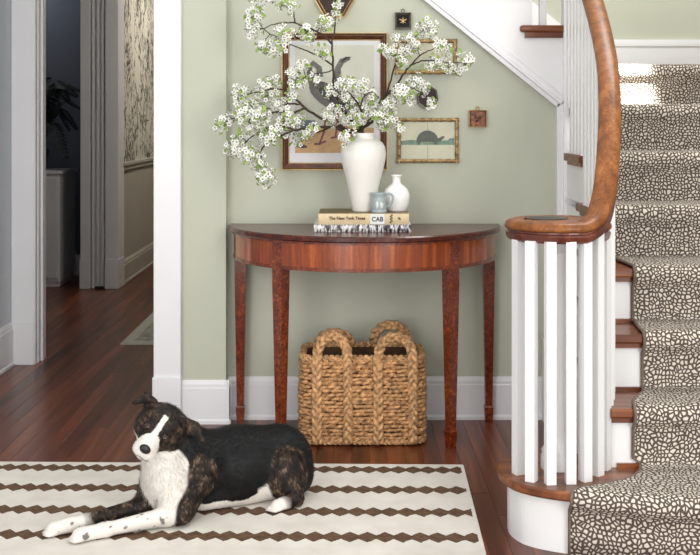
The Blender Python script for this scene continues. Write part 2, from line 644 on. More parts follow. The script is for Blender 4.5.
# string panel of the upper flight, moulding, treads
sp_ = [(0.955, diag(0.955)), (0.955, 1.555), (0.73, 1.555), (0.73, 1.734), (0.507, 1.734), (0.507, 1.913), (0.284, 1.913), (0.284, 2.092), (0.061, 2.092), (0.061, 2.27), (-0.16, 2.27), (-0.16, 2.45), (-0.40, 2.45), (-0.40, 2.62), (-0.493, 2.62), (-0.493, diag(-0.493))]

# left side wall, passage and rooms behind
o = MB().box(-1.79, -1.67, 1.0, 5.70, 0, 2.75).build('wall_left', 'pale_blue_wall'); struct(o)
baseboard('baseboard_left', (-1.67, 1.0, 0), (-1.67, 5.68, 0), (1, 0, 0), 0.21, 0.016)
t = MB().box(-1.668, -1.556, 5.66, 5.70, 0, 2.75, 0.003).build('trim_3', 'trim_white'); struct(t)
MB().box(-1.672, -1.554, 5.652, 5.70, 0, 0.21, 0.003).build('plinth_block', 'trim_white', t)
MB().box(-1.67, -1.544, 5.70, 5.84, 0, 2.75, 0.003).build('jamb', 'trim_white', t)
MB().box(-1.56, -1.534, 5.745, 5.79, 0, 2.75, 0.004).build('door_stop', 'trim_white', t)
MB().box(-1.556, -1.549, 5.662, 5.70, 0, 2.75, 0.002).build('casing_bead', 'trim_white', t)
o = MB().box(-3.55, -1.79, 5.60, 5.70, 0, 2.75).build('wall_passage_front', 'pale_blue_wall'); struct(o)
o = MB().box(-3.6, -3.5, 5.6, 9.1, 0, 2.75).build('wall_far_left', 'greige_wall'); struct(o)
o = MB().box(-0.62, -0.5, 4.76, 11.1, 0, 2.75).build('wall_passage_right', 'greige_wall'); struct(o)
o = MB().box(-3.6, -1.93, 8.95, 9.05, 0, 2.75).build('wall_dark_room', 'slate_wall'); struct(o)
o = MB().box(-1.93, -1.84, 8.40, 9.05, 0, 2.75).build('wall_dark_room_side', 'slate_wall'); struct(o)
o = MB().box(-3.6, -2.85, 8.24, 8.36, 0, 2.75).build('wall_dark_room_front', 'greige_wall'); struct(o)
baseboard('baseboard_dark_room', (-3.5, 8.95, 0), (-1.93, 8.95, 0), (0, -1, 0), 0.16, 0.016)
o = MB().box(-1.79, -1.677, 8.42, 11.1, 0.895, 2.75).build('wall_wallpaper', 'wallpaper'); struct(o)
o = MB().box(-1.79, -1.679, 8.42, 11.1, 0, 0.895).build('wall_wainscot', 'greige_wall'); struct(o)
o = MB().box(-1.8, -0.5, 11.0, 11.1, 0, 2.75).build('wall_hall_end', 'greige_wall'); struct(o)
t = MB().box(-1.68, -1.650, 8.42, 11.0, 0.868, 0.895, 0.004).build('trim_4', 'greige_wall'); struct(t)
MB().box(-1.68, -1.662, 8.42, 11.0, 0.835, 0.868, 0.004).build('rail_moulding', 'greige_wall', t)
baseboard('baseboard_hall', (-1.679, 8.42, 0), (-1.679, 11.0, 0), (1, 0, 0), 0.17, 0.018, 'greige_wall')
# cluster of door casings at the far end
t = MB().box(-1.93, -1.86, 8.23, 8.42, 0, 2.75, 0.003).build('trim_5', 'trim_white'); struct(t)
MB().box(-1.86, -1.745, 8.275, 8.42, 0, 2.75, 0.002).build('jamb', 'trim_white', t)
for xx in (-1.852, -1.818, -1.784):
    MB().box(xx, xx + 0.02, 8.248, 8.285, 0, 2.75, 0.004).build('bead', 'trim_white', t)
MB().box(-1.750, -1.658, 8.225, 8.44, 0, 2.75, 0.003).build('casing', 'trim_white', t)
MB().box(-1.935, -1.857, 8.222, 8.44, 0, 0.21, 0.003).build('plinth_block', 'trim_white', t)
MB().box(-1.753, -1.654, 8.218, 8.44, 0, 0.21, 0.003).build('plinth_block', 'trim_white', t)
# ceilings over the passage
o = MB().box(-3.6, -0.5, 4.60, 11.1, 2.75, 2.83).build('ceiling', 'ceiling_white'); struct(o)
# stairwell
o = MB().box(-0.6, 1.9, 5.55, 5.65, 0, 4.2).build('wall_stairwell', 'sage'); struct(o)
o = MB().box(1.72, 1.82, 2.9, 5.6, 0, 4.2).build('wall_right', 'sage'); struct(o)
ob = MB().box(0.90, 1.72, 5.53, 5.55, 1.432, 1.592).box(0.90, 1.72, 5.524, 5.55, 1.560, 1.578).build('baseboard_stairwell', 'trim_white'); struct(ob)
# sloping baseboard along the upper flight
MBs = MB().prism([(1.06, 1.40), (1.06, 1.628), (-0.5, 1.628 + 1.56 * 0.803), (-0.5, 1.40 + 1.56 * 0.803)], 'Y', 5.53, 5.55)
ob = MBs.build('baseboard_upper_flight', 'trim_white'); struct(ob)

# ------------------------------------------------------------------ staircase
R_ = 0.179
YK = {2: 3.36, 3: 3.565, 4: 3.76, 5: 4.0, 6: 4.22, 7: 4.46, 8: 4.94}
XL = {2: 0.764, 3: 0.805, 4: 0.838, 5: 0.84, 6: 0.84, 7: 0.872, 8: 0.88}
XR = 1.72
stair = thing('staircase', 'white painted staircase with brown wooden treads, curved handrail and square balusters', 'staircase', (0.9, 3.1, 0))
front = [(1.72, 3.07), (1.2, 3.055), (0.95, 3.062), (0.82, 3.082), (0.70, 3.118), (0.60, 3.16), (0.55, 3.182), (0.505, 3.21), (0.466, 3.25), (0.443, 3.305), (0.435, 3.36),
         (0.445, 3.44), (0.49, 3.505), (0.56, 3.545), (0.66, 3.55), (0.74, 3.515), (0.77, 3.46), (0.775, 3.42), (1.72, 3.42)]
def smooth_poly(P, n=4):
    out = []
    N_ = len(P)
    for i in range(N_):
        p0, p1, p2, p3 = [Vector((*P[(i + k - 1) % N_], 0)) for k in range(4)]
        if i in (0, N_ - 1, N_ - 2, N_ - 3):
            out.append(tuple(p1[:2]))
            continue
        for k in range(n):
            t = k / n
            q = 0.5 * ((2 * p1) + (p2 - p0) * t + (2 * p0 - 5 * p1 + 4 * p2 - p3) * t * t + (3 * p1 - p0 - 3 * p2 + p3) * t ** 3)
            out.append((q.x, q.y))
    return out
front_s = smooth_poly(front)
def inset(poly, d, ymax=3.41):
    out = []
    n = len(poly)
    for i in range(n):
        a, b, c = Vector(poly[i - 1]), Vector(poly[i]), Vector(poly[(i + 1) % n])
        t = (c - a).normalized()
        nn = Vector((-t.y, t.x))
        out.append((b + nn * d)[:])
    return out
# orientation check: front runs right to left along the front -> interior lies on the side given by the sign
def area2(p):
    return sum(p[i][0] * p[(i + 1) % len(p)][1] - p[(i + 1) % len(p)][0] * p[i][1] for i in range(len(p)))
sg = 1 if area2(front_s) > 0 else -1
def layered(polys):
    """stack of outlines (poly, z) -> closed solid"""
    m = MB()
    n = len(polys[0][0])
    vs = [(p[0], p[1], z) for poly, z in polys for p in poly]
    fs = [tuple(range(n))] + [tuple((len(polys) - 1) * n + k for k in range(n))]
    for i in range(len(polys) - 1):
        for k in range(n):
            k2 = (k + 1) % n
            fs.append((i * n + k, i * n + k2, (i + 1) * n + k2, (i + 1) * n + k))
    m.add(vs, fs)
    return m
layered([(inset(front_s, sg * 0.004), 0.153), (inset(front_s, 0), 0.158), (inset(front_s, 0), 0.173), (inset(front_s, sg * 0.004), 0.179)]).build('tread', 'tread_wood', stair)
layered([(inset(front_s, sg * 0.022), 0.146), (inset(front_s, sg * 0.018), 0.1535)]).build('cove_moulding', 'tread_wood', stair)
layered([(inset(front_s, sg * 0.028), 0.0), (inset(front_s, sg * 0.028), 0.150)]).build('riser', 'white_paint', stair)

for k in range(2, 9):
    y0 = YK[k]
    xl = XL[k]
    y1 = 4.62 if k < 8 else 5.55
    zt = k * R_
    body = MB().box(xl + (0.022 if k > 3 else 0.006), XR, y0 + 0.03, y1 if k < 7 else 5.55, (k - 1) * R_ - (0.001 if k > 2 else 0.179), zt - 0.028)
    body.build('riser', 'white_paint', stair)
    yb = (YK[k + 1] + 0.06) if k < 8 else 5.55
    tr = MB()
    pr = [(y0 + 0.004, zt - 0.028), (y0, zt - 0.022), (y0, zt - 0.006), (y0 + 0.004, zt), (yb, zt), (yb, zt - 0.028)]
    tr.prism(pr, 'X', xl, XR)
    tr.build('tread', 'tread_wood', stair)
    cv = MB().box(xl + (0.010 if k > 3 else 0.002), XR, y0 + 0.016, y0 + 0.031, zt - 0.044, zt - 0.027)
    cv.box(xl + (0.010 if k > 3 else 0.002), xl + 0.021, y0 + 0.0312, yb - 0.02, zt - 0.0435, zt - 0.0275)
    cv.build('cove_moulding', 'tread_wood', stair)
    if k < 8:   # quarter round at the foot of the next riser, left of the runner
        MB().box(XL[k + 1] + 0.022, 0.95, YK[k + 1] + 0.018, YK[k + 1] + 0.031, zt, zt + 0.012).build('shoe_moulding', 'tread_wood', stair)
MB().box(0.786, 0.85, 3.378, 3.391, R_, R_ + 0.014).build('shoe_moulding', 'tread_wood', stair)
# upper flight
MB().prism(sp_, 'Y', 4.612, 4.66).build('string_panel', 'white_paint', stair)
dv = Vector((-1, 0, 0.803)).normalized()
nv = Vector((0.803, 0, 1)).normalized()
p0 = Vector((0.835, 4.612, diag(0.835)))
p1 = Vector((-0.493, 4.612, diag(-0.493)))
fr = (nv, Vector((0, -1, 0)))
MB().sweep([p0, p1], [fr, fr], [(-0.006, -0.02), (-0.006, 0.012), (0.008, 0.012), (0.012, 0.02), (0.022, 0.02), (0.027, 0.012), (0.040, 0.010), (0.046, 0.004), (0.046, -0.02)]).build('string_moulding', 'trim_white', stair)
xe = [0.73, 0.507, 0.284, 0.061, -0.16, -0.40]
for i, xr in enumerate(xe):
    zt = 1.583 + i * 0.179
    xr0 = 0.955 if i == 0 else xe[i - 1] + 0.03
    MB().box(xr - 0.003, xr0, 4.585, 5.53, zt - 0.028, zt, 0.009).box(xr - 0.050, xr + 0.01, 4.585, 4.614, zt - 0.028, zt, 0.009).build('tread', 'tread_wood', stair)
    MB().box(xr - 0.03, xr0 - 0.02, 4.598, 4.614, zt - 0.05, zt - 0.025).build('cove_moulding', 'tread_wood', stair)
    MB().box(xr - 0.2, xr, 4.66, 5.53, zt - 0.2, zt + 0.152).build('riser', 'white_paint', stair)
MB().box(0.955, 0.975, 4.66, 5.53, 1.40, 1.56).build('riser', 'white_paint', stair)
MB().box(0.7635, 0.7915, 4.63, 4.658, 1.583, 2.6, 0.002).build('baluster', 'white_paint', stair)
MB().box(0.852, 0.917, 4.575, 4.64, 0.0, 2.75, 0.003).build('corner_post', 'white_paint', stair)

# handrail path: volute ring then easing up the flight
VC = Vector((0.610, 3.378, 0.0))
VR = 0.121
rail_pts = []
for k in range(30):
    a = math.radians(-66 - (29 - k) * 320 / 29)   # most of a turn, ending at the front right
    rail_pts.append(VC + Vector((math.cos(a) * VR, math.sin(a) * VR, 0.885)))
ctrl = [(0.674, 3.274, 0.890), (0.702, 3.296, 0.908), (0.727, 3.326, 0.944), (0.747, 3.362, 0.998), (0.767, 3.42, 1.075), (0.790, 3.5, 1.168), (0.812, 3.6, 1.274), (0.831, 3.72, 1.38), (0.847, 3.9, 1.514), (0.857, 4.1, 1.652), (0.865, 4.35, 1.83), (0.872, 4.6, 2.008)]
def catmull(C, n=5):
    out = []
    C = [Vector(c) for c in C]
    for i in range(len(C) - 1):
        p0, p1, p2, p3 = C[max(i - 1, 0)], C[i], C[i + 1], C[min(i + 2, len(C) - 1)]
        for k in range(n):
            t = k / n
            out.append(0.5 * ((2 * p1) + (p2 - p0) * t + (2 * p0 - 5 * p1 + 4 * p2 - p3) * t * t + (3 * p1 - p0 - 3 * p2 + p3) * t ** 3))
    out.append(C[-1])
    return out
up_pts = catmull(ctrl)
path = rail_pts + up_pts
def frames_for(path):
    fr = []
    for i in range(len(path)):
        t = (path[min(i + 1, len(path) - 1)] - path[max(i - 1, 0)]).normalized()
        side = Vector((t.y, -t.x, 0)).normalized()
        upv = side.cross(t).normalized()
        if upv.z < 0:
            upv = -upv
        fr.append((side, upv))
    return fr
frs = frames_for(path)
prof_top = [(-0.031, 0.001), (-0.0345, 0.006), (-0.034, 0.014), (-0.028, 0.023), (-0.014, 0.028), (0.0, 0.029), (0.014, 0.028), (0.028, 0.023), (0.034, 0.014), (0.0345, 0.006), (0.031, 0.001)]
hr = MB().sweep(path, frs, prof_top, smooth=True).build('handrail', 'rail_wood', stair)
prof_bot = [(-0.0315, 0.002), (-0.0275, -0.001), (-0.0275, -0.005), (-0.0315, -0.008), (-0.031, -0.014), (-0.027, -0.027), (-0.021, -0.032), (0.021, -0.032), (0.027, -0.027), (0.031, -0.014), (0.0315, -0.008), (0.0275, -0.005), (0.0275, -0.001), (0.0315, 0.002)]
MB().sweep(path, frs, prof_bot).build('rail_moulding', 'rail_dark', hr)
MB().lathe([(0.02, 0.858), (0.094, 0.858), (0.096, 0.908), (0.09, 0.9125), (0.03, 0.9125)], VC, 32, False).build('volute_cap', 'rail_wood', hr)
MB().lathe([(0.02, 0.90), (0.064, 0.90), (0.064, 0.9145), (0.03, 0.9155)], VC + Vector((-0.030, 0.018, 0)), 32, False).build('volute_inset', 'inset_wood', hr)

# newel inside the volute
nw = MB().lathe([(0.048, 0.179), (0.048, 0.215), (0.044, 0.222), (0.046, 0.232), (0.036, 0.246), (0.030, 0.256), (0.029, 0.28), (0.027, 0.80), (0.033, 0.806), (0.033, 0.815), (0.028, 0.82), (0.036, 0.84), (0.036, 0.862)], (VC.x - 0.0, VC.y + 0.01, 0), 24)
nw.build('newel', 'white_paint', stair)

def baluster(x, y, ang, z0, z1, w=0.028):
    h = w / 2
    c, s_ = math.cos(ang), math.sin(ang)
    P = [(x + c * a - s_ * b, y + s_ * a + c * b) for a, b in ((-h, -h), (h, -h), (h, h), (-h, h))]
    MB().prism(P, 'Z', z0, z1).build('baluster', 'white_paint', stair)
# on the first tread, round the volute
for bx, by, ba in ((0.487, 3.328, 0.35), (0.515, 3.263, -0.55), (0.5635, 3.237, 0.12), (0.622, 3.244, 0.0), (0.668, 3.264, 0.45), (0.714, 3.318, 0.7)):
    baluster(bx, by, ba, R_ - 0.002, 0.86 if bx < 0.7 else 0.905)
baluster(0.747, 3.372, 0.9, R_ - 0.002, 0.975)
def tread_z(y):
    k = 1
    for kk in YK:
        if y > YK[kk] + 0.008:
            k = max(k, kk)
    return k * R_
dense = catmull(ctrl, 30)
y = 3.415
while y < 4.58:
    q = min(dense, key=lambda p: abs(p.y - y))
    baluster(q.x, y, 0.0, tread_z(y) - 0.002, q.z - 0.026)
    y += 0.0745

# ------------------------------------------------------------------ stair runner
T = 0.009
def yfront(x):
    pts = [p for p in front_s if p[1] < 3.37]
    pts = sorted(pts)
    for (xa, ya), (xb, yb) in zip(pts, pts[1:]):
        if xa <= x <= xb:
            return ya + (yb - ya) * (x - xa) / max(1e-6, xb - xa)
    return pts[-1][1]
rows = []     # each row: (left x, function x->(y,z))
def row(xl, fy, z):
    rows.append((xl, fy, z))
XRUN = 1.56
xl1 = 0.607
row(xl1, lambda x: yfront(x) + 0.028 - T, 0.002)
row(xl1, lambda x: yfront(x) + 0.028 - T, 0.07)
row(xl1, lambda x: yfront(x) + 0.027 - T, 0.125)
row(xl1, lambda x: yfront(x) + 0.012 - T, 0.139)
row(xl1, lambda x: yfront(x) - T, 0.150)
row(xl1, lambda x: yfront(x) - T, 0.172)
row(xl1 + 0.005, lambda x: yfront(x) + 0.003, 0.1835)
row(xl1 + 0.02, lambda x: yfront(x) + 0.02, 0.179 + T)
edge1 = [(0.12, 0.66), (0.3, 0.72), (0.48, 0.775), (0.65, 0.815), (0.82, 0.84), (1.0, 0.855)]
for f_, xl in edge1:
    row(xl, (lambda f_: lambda x: (yfront(x) + 0.02) * (1 - f_) + (YK[2] + 0.03 - T) * f_)(f_), 0.179 + T)
run_x = {2: 0.833, 3: 0.912, 4: 0.930, 5: 0.918, 6: 0.916, 7: 0.92, 8: 0.92}
for k in range(2, 9):
    y0 = YK[k]
    zt = k * R_
    xk = run_x[k]
    c = lambda v: (lambda x: v)
    if k == 2:
        row(0.85, c(y0 + 0.03 - T), zt - R_ + 0.02)
    row(xk, c(y0 + 0.03 - T), zt - R_ + 0.03)
    row(xk, c(y0 + 0.03 - T), zt - 0.062)
    row(xk, c(y0 + 0.016 - T), zt - 0.047)
    row(xk, c(y0 - T), zt - 0.030)
    row(xk, c(y0 - T), zt - 0.008)
    row(xk, c(y0 + 0.003), zt + 0.006)
    row(xk, c(y0 + 0.016), zt + T)
    yn = (YK[k + 1] + 0.03 - T) if k < 8 else 5.5
    xn = run_x.get(k + 1, 0.92)
    for f_ in (0.25, 0.5, 0.75, 0.92, 1.0):
        g = f_ * f_ * (3 - 2 * f_)
        row(xk + (xn - xk) * g, c(y0 + 0.016 + (yn - y0 - 0.016) * f_), zt + T)
NC = 28
us = [0, 0.012] + [i / NC for i in range(1, NC + 1)]
vs, fs = [], []
for xl, fy, z in rows:
    for u in us:
        xx = xl + (XRUN - xl) * u
        vs.append((xx, fy(xx), z))
nc = len(us)
for i in range(len(rows) - 1):
    for j in range(nc - 1):
        fs.append((i * nc + j, i * nc + j + 1, (i + 1) * nc + j + 1, (i + 1) * nc + j))
arc = [0.0]
for i in range(1, len(rows)):
    arc.append(arc[-1] + (Vector(vs[i * nc + nc - 1]) - Vector(vs[(i - 1) * nc + nc - 1])).length)
runner = thing('stair_runner', 'taupe stair carpet with cream pebble spots running up the staircase', 'stair carpet', (0.9, 3.1, 0))
mb = MB().add(vs, fs, True)
pile = mb.build('pile', 'runner_spots', runner)
uvl = pile.data.uv_layers.new(name='weave')
for lp in pile.data.loops:
    uvl.data[lp.index].uv = (vs[lp.vertex_index][0], arc[lp.vertex_index // nc])
md = pile.modifiers.new('thick', 'SOLIDIFY')
md.thickness = T - 0.001
md.offset = 0
left = [Vector(vs[i * nc]) for i in range(len(rows))]
MB().tube(left, 0.0058, 6).build('binding', 'runner_binding', runner)
right = [Vector(vs[i * nc + nc - 1]) for i in range(len(rows))]
MB().tube(right, 0.0058, 6).build('binding', 'runner_binding', runner)

# ------------------------------------------------------------------ console table
TC = Vector((0.058, 4.618, 0))
table = thing('console_table', 'half-round mahogany console table with tapered legs against the green wall', 'table', (0.058, 4.36, 0))
def halfdisc(r, n=48, yo=0.0):
    return [(TC.x + r * math.cos(PI + PI * k / n), TC.y + yo + r * math.sin(PI + PI * k / n)) for k in range(n + 1)]
A_ = 0.542
layered([(halfdisc(A_ - 0.004), 0.766), (halfdisc(A_), 0.770), (halfdisc(A_), 0.783), (halfdisc(A_ - 0.005), 0.788)]).build('table_top', 'top_burl', table)
def arcband(r0, r1, z0, z1, n=64):
    m = MB()
    vs, fs = [], []
    for k in range(n + 1):
        a = PI + PI * k / n
        for r, z in ((r0, z0), (r1, z0), (r1, z1), (r0, z1)):
            vs.append((TC.x + r * math.cos(a), TC.y - 0.004 + r * math.sin(a), z))
    for k in range(n):
        for j in range(4):
            j2 = (j + 1) % 4
            fs.append((k * 4 + j, (k + 1) * 4 + j, (k + 1) * 4 + j2, k * 4 + j2))
    fs += [(0, 1, 2, 3), tuple(n * 4 + j for j in (3, 2, 1, 0))]
    return m.add(vs, fs, False)
ap = arcband(0.500, 0.522, 0.662, 0.767)
ap = ap.build('apron', 'veneer', table)
arcband(0.498, 0.5245, 0.660, 0.673).build('cross_banding', 'burl', ap)
arcband(0.506, 0.5265, 0.757, 0.767).build('cross_banding', 'burl', ap)
MB().box(TC.x - 0.5, TC.x + 0.5, TC.y - 0.03, TC.y - 0.006, 0.665, 0.767).build('back_rail', 'burl', table)
def leg(cx, cy, ang):
    c, s_ = math.cos(ang), math.sin(ang)
    def sq(h, z):
        return [(cx + c * a - s_ * b, cy + s_ * a + c * b, z) for a, b in ((-h, -h), (h, -h), (h, h), (-h, h))]
    def solid(levels):
        m = MB()
        vs = [p for h, z in levels for p in sq(h, z)]
        n = len(levels)
        fs = [(0, 1, 2, 3), tuple((n - 1) * 4 + j for j in range(4))]
        for i in range(n - 1):
            for j in range(4):
                j2 = (j + 1) % 4
                fs.append((i * 4 + j, i * 4 + j2, (i + 1) * 4 + j2, (i + 1) * 4 + j))
        return m.add(vs, fs)
    lg = solid([(0.014, 0.066), (0.0225, 0.60), (0.0228, 0.766)]).build('leg', 'burl', table)
    solid([(0.0135, 0.0), (0.0175, 0.052), (0.0178, 0.062), (0.0142, 0.068)]).build('foot', 'burl', lg)
rl = 0.503
for a in (-128.3, -51.7):
    ar = math.radians(a)
    leg(TC.x + rl * math.cos(ar), TC.y + rl * math.sin(ar), ar + PI / 2)
leg(TC.x - 0.494, TC.y - 0.035, 0.0)
leg(TC.x + 0.494, TC.y - 0.035, 0.0)

# ------------------------------------------------------------------ books on the table
ZT = 0.788
def text_mesh(txt, size, mat, name, parent, pos, extrude=0.0004, bold=0.0, sx=1.0):
    c = bpy.data.curves.new(name, 'FONT')
    c.body = txt
    c.size = size
    c.extrude = extrude
    c.offset = bold
    c.align_x = 'LEFT'
    c.align_y = 'CENTER'
    tmp = bpy.data.objects.new(name + '_tmp', c)
    COL.objects.link(tmp)
    dg = bpy.context.evaluated_depsgraph_get()
    me = bpy.data.meshes.new_from_object(tmp.evaluated_get(dg))
    bpy.data.objects.remove(tmp)
    o_ = ORG[parent.name]
    for v in me.vertices:
        x_, y_, z_ = v.co
        v.co = (pos[0] + x_ * sx - o_.x, pos[1] - z_ - o_.y, pos[2] + y_ - o_.z)
    me.materials.clear()
    me.materials.append(MATS[mat])
    ob = bpy.data.objects.new(name, me)
    COL.objects.link(ob)
    ob.parent = parent
    ORG[ob.name] = o_.copy()
    return ob
def book(label, x0, x1, y0, y1, z0, z1, spine_mat, cover_mat):
    b = thing('book', label, 'book', ((x0 + x1) / 2, (y0 + y1) / 2, z0), 'books stacked on the console table')
    MB().box(x0 + 0.006, x1 - 0.006, y0 + 0.01, y1 - 0.004, z0 + 0.003, z1 - 0.003).build('page_block', 'page_edge', b)
    MB().box(x0, x1, y0 + 0.004, y1, z0, z0 + 0.003, 0.0008).build('cover', cover_mat, b)
    MB().box(x0, x1, y0 + 0.004, y1, z1 - 0.003, z1, 0.0008).build('cover', cover_mat, b)
    n = 8
    pr = [(y0 + 0.012, z0), (y0 + 0.005, z0)] + [(y0 + 0.004 - 0.004 * math.sin(PI * k / n), z0 + (z1 - z0) * k / n) for k in range(n + 1)] + [(y0 + 0.005, z1), (y0 + 0.012, z1)]
    spn = MB().prism(pr, 'X', x0, x1).build('spine', spine_mat, b)
    return b, spn
b1, s1 = book('thin black and white patterned book at the bottom of the stack on the table', -0.134, 0.227, 4.268, 4.53, ZT, ZT + 0.027, 'book_graphic', 'page_edge')
for xx, ww in ((-0.128, 0.004), (-0.07, 0.003), (-0.028, 0.003), (0.05, 0.003), (0.082, 0.004), (0.105, 0.003), (0.12, 0.003)):
    MB().box(xx, xx + ww, 4.2665, 4.2705, ZT + 0.001, ZT + 0.026).build('spine_stripe', 'label_white', s1)
b2, s2 = book('thick tan newspaper book with printed spine, top of the stack under the vases', -0.117, 0.219, 4.268, 4.525, ZT + 0.0275, ZT + 0.068, 'book_cloth', 'book_cover')
text_mesh('The New York Times', 0.0165, 'ink_brown', 'spine_title', s2, (-0.078, 4.2655, ZT + 0.051), bold=0.0004, sx=0.92)
MB().box(0.0745, 0.128, 4.2655, 4.270, ZT + 0.029, ZT + 0.0665).build('spine_label', 'label_white', s2)
text_mesh('CAB', 0.0235, 'ink_navy', 'label_lettering', s2, (0.080, 4.2648, ZT + 0.047), bold=0.0006, sx=0.95)
for i in range(6):
    MB().box(0.148 + (i % 2) * 0.005, 0.153 + (i % 2) * 0.005, 4.2652, 4.270, ZT + 0.033 + i * 0.0055, ZT + 0.0385 + i * 0.0055).build('spine_mark', 'ink_brown', s2)
MB().prism([(0.176, ZT + 0.052), (0.182, ZT + 0.055), (0.189, ZT + 0.049), (0.185, ZT + 0.045), (0.18, ZT + 0.049)], 'Y', 4.2652, 4.269).build('spine_mark', 'ink_brown', s2)

# ------------------------------------------------------------------ vases and pitcher
ZB = ZT + 0.068
VX, VY = 0.051, 4.385
prof = [(0.0, 0), (0.040, 0), (0.043, 0.004), (0.050, 0.05), (0.064, 0.115), (0.077, 0.165), (0.085, 0.2), (0.0865, 0.222), (0.083, 0.245), (0.073, 0.262), (0.058, 0.272), (0.046, 0.2765), (0.041, 0.28), (0.0405, 0.292), (0.042, 0.297), (0.0395, 0.299), (0.035, 0.296), (0.035, 0.27), (0.05, 0.25), (0.06, 0.2), (0.03, 0.02), (0.0, 0.01)]
def spl(prof, n=3):
    return prof
vb = MB().lathe(prof, (VX, VY, ZB), 48).build('vase', 'ceramic_white', None, (VX, VY, ZB))
tag(vb, 'large matte white shouldered vase holding the blossom branches', 'vase')
prof = [(0, 0), (0.036, 0), (0.040, 0.004), (0.0455, 0.025), (0.0495, 0.045), (0.048, 0.065), (0.0415, 0.083), (0.028, 0.097), (0.018, 0.104), (0.0155, 0.11), (0.0152, 0.125), (0.0165, 0.131), (0.021, 0.1335), (0.021, 0.138), (0.0165, 0.138), (0.013, 0.13), (0.013, 0.1), (0.0, 0.09)]
def ribs(a, h):
    return 1 + (0.022 * math.cos(26 * a) if 0.004 < h < 0.09 else 0)
vb = MB().lathe(prof, (0.178, 4.40, ZB), 104, fn=ribs).build('bud_vase', 'porcelain_white', None, (0.178, 4.40, ZB))
tag(vb, 'small glossy white ribbed bud vase with narrow neck on the books', 'vase')
pt = thing('pitcher', 'tiny grey-blue pitcher with white relief figures at the front of the books', 'pitcher', (0.109, 4.312, ZB))
prof = [(0, 0), (0.029, 0), (0.030, 0.003), (0.030, 0.010), (0.0285, 0.013), (0.030, 0.016), (0.0295, 0.03), (0.0265, 0.045), (0.024, 0.054), (0.0235, 0.06), (0.026, 0.07), (0.0275, 0.075), (0.025, 0.075), (0.022, 0.065), (0.02, 0.04), (0, 0.03)]
def spout(a, h):
    d = abs((a - PI + PI) % (2 * PI) - PI)
    return 1 + (0.28 * math.exp(-(d / 0.4) ** 2) * max(0, (h - 0.05) / 0.025) if h > 0.05 else 0)
MB().lathe(prof, (0.109, 4.312, ZB), 40, fn=spout).build('body', 'stoneware_blue', pt)
hp = [(0.109 + 0.022, 4.312, ZB + 0.066), (0.109 + 0.036, 4.312, ZB + 0.072), (0.109 + 0.049, 4.312, ZB + 0.066), (0.109 + 0.052, 4.312, ZB + 0.052), (0.109 + 0.046, 4.312, ZB + 0.036), (0.109 + 0.034, 4.312, ZB + 0.024), (0.109 + 0.027, 4.312, ZB + 0.022)]
MB().tube(catmull(hp, 4), 0.0042, 8).build('handle', 'stoneware_blue', pt)
X, Y_, Z_ = Vector((1, 0, 0)), Vector((0, 1, 0)), Vector((0, 0, 1))
for dx, sc in ((-0.008, 1.0), (0.008, 0.9)):
    rf = MB()
    cy = 4.312 - 0.028 + abs(dx) * 0.15
    rf.blob((0.109 + dx, cy, ZB + 0.029), Z_, X, Y_, 0.014 * sc, 0.0065, 0.004)
    rf.blob((0.109 + dx, cy + 0.001, ZB + 0.041 * sc), Z_, X, Y_, 0.004, 0.0032, 0.003)
    rf.blob((0.109 + dx + 0.005, cy, ZB + 0.029), (Z_ + X * 0.8).normalized(), (X - Z_ * 0.8).normalized(), Y_, 0.007, 0.002, 0.002)
    rf.build('relief_figure', 'relief_white', pt)

# ------------------------------------------------------------------ basket
bk = thing('basket', 'woven seagrass basket with four braided handles under the console table', 'basket', (0.046, 4.375, 0))
BX0, BX1, BY0, BY1, BH = -0.178, 0.270, 4.255, 4.515, 0.325
def rrect(x0, x1, y0, y1, r, n=8):
    pts = []
    for cx, cy, a0 in ((x1 - r, y0 + r, -90), (x1 - r, y1 - r, 0), (x0 + r, y1 - r, 90), (x0 + r, y0 + r, 180)):
        for k in range(n + 1):
            a = math.radians(a0 + 90 * k / n)
            pts.append((cx + r * math.cos(a), cy + r * math.sin(a)))
    return pts
outl = rrect(BX0, BX1, BY0, BY1, 0.05)
per = [0]
for i in range(len(outl)):
    a, b = Vector(outl[i]), Vector(outl[(i + 1) % len(outl)])
    per.append(per[-1] + (b - a).length)
def on_path(s_, tab=(outl, per)):
    P, pr = tab
    s_ = s_ % pr[-1]
    for i in range(len(P)):
        if pr[i] <= s_ <= pr[i + 1]:
            a, b = Vector(P[i]), Vector(P[(i + 1) % len(P)])
            L = pr[i + 1] - pr[i]
            if L < 1e-9:
                continue
            t_ = (b - a) / L
            return a + t_ * (s_ - pr[i]), t_
    return Vector(P[0]), Vector((1, 0))
wv = MB()
NR = 21
for r_i in range(NR):
    z = 0.014 + r_i * (BH - 0.02) / NR
    n = 46
    for j in range(n):
        s_ = per[-1] * (j + (0.5 if r_i % 2 else 0) + random.uniform(-0.12, 0.12)) / n
        p, t_ = on_path(s_)
        tv = Vector((t_.x, t_.y, 0))
        nn = Vector((t_.y, -t_.x, 0))
        tilt = random.uniform(0.05, 0.28)
        U = (tv + Z_ * tilt).normalized()
        W = nn
        V = W.cross(U).normalized()
        bulge = 0.006 * math.sin(PI * z / BH)
        wv.blob(Vector((p.x, p.y, z + random.uniform(-0.002, 0.002))) + nn * (bulge + random.uniform(-0.003, 0.003)), U, V, W, per[-1] / n * 0.80, 0.0080 + random.uniform(-0.0016, 0.0016), 0.0135, 7, 5)
wv = wv.build('weave', 'seagrass', bk)
wv['kind'] = 'stuff'
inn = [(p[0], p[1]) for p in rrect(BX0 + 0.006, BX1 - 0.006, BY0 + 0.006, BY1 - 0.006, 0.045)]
inn2 = [(p[0], p[1]) for p in rrect(BX0 + 0.016, BX1 - 0.016, BY0 + 0.016, BY1 - 0.016, 0.038)]
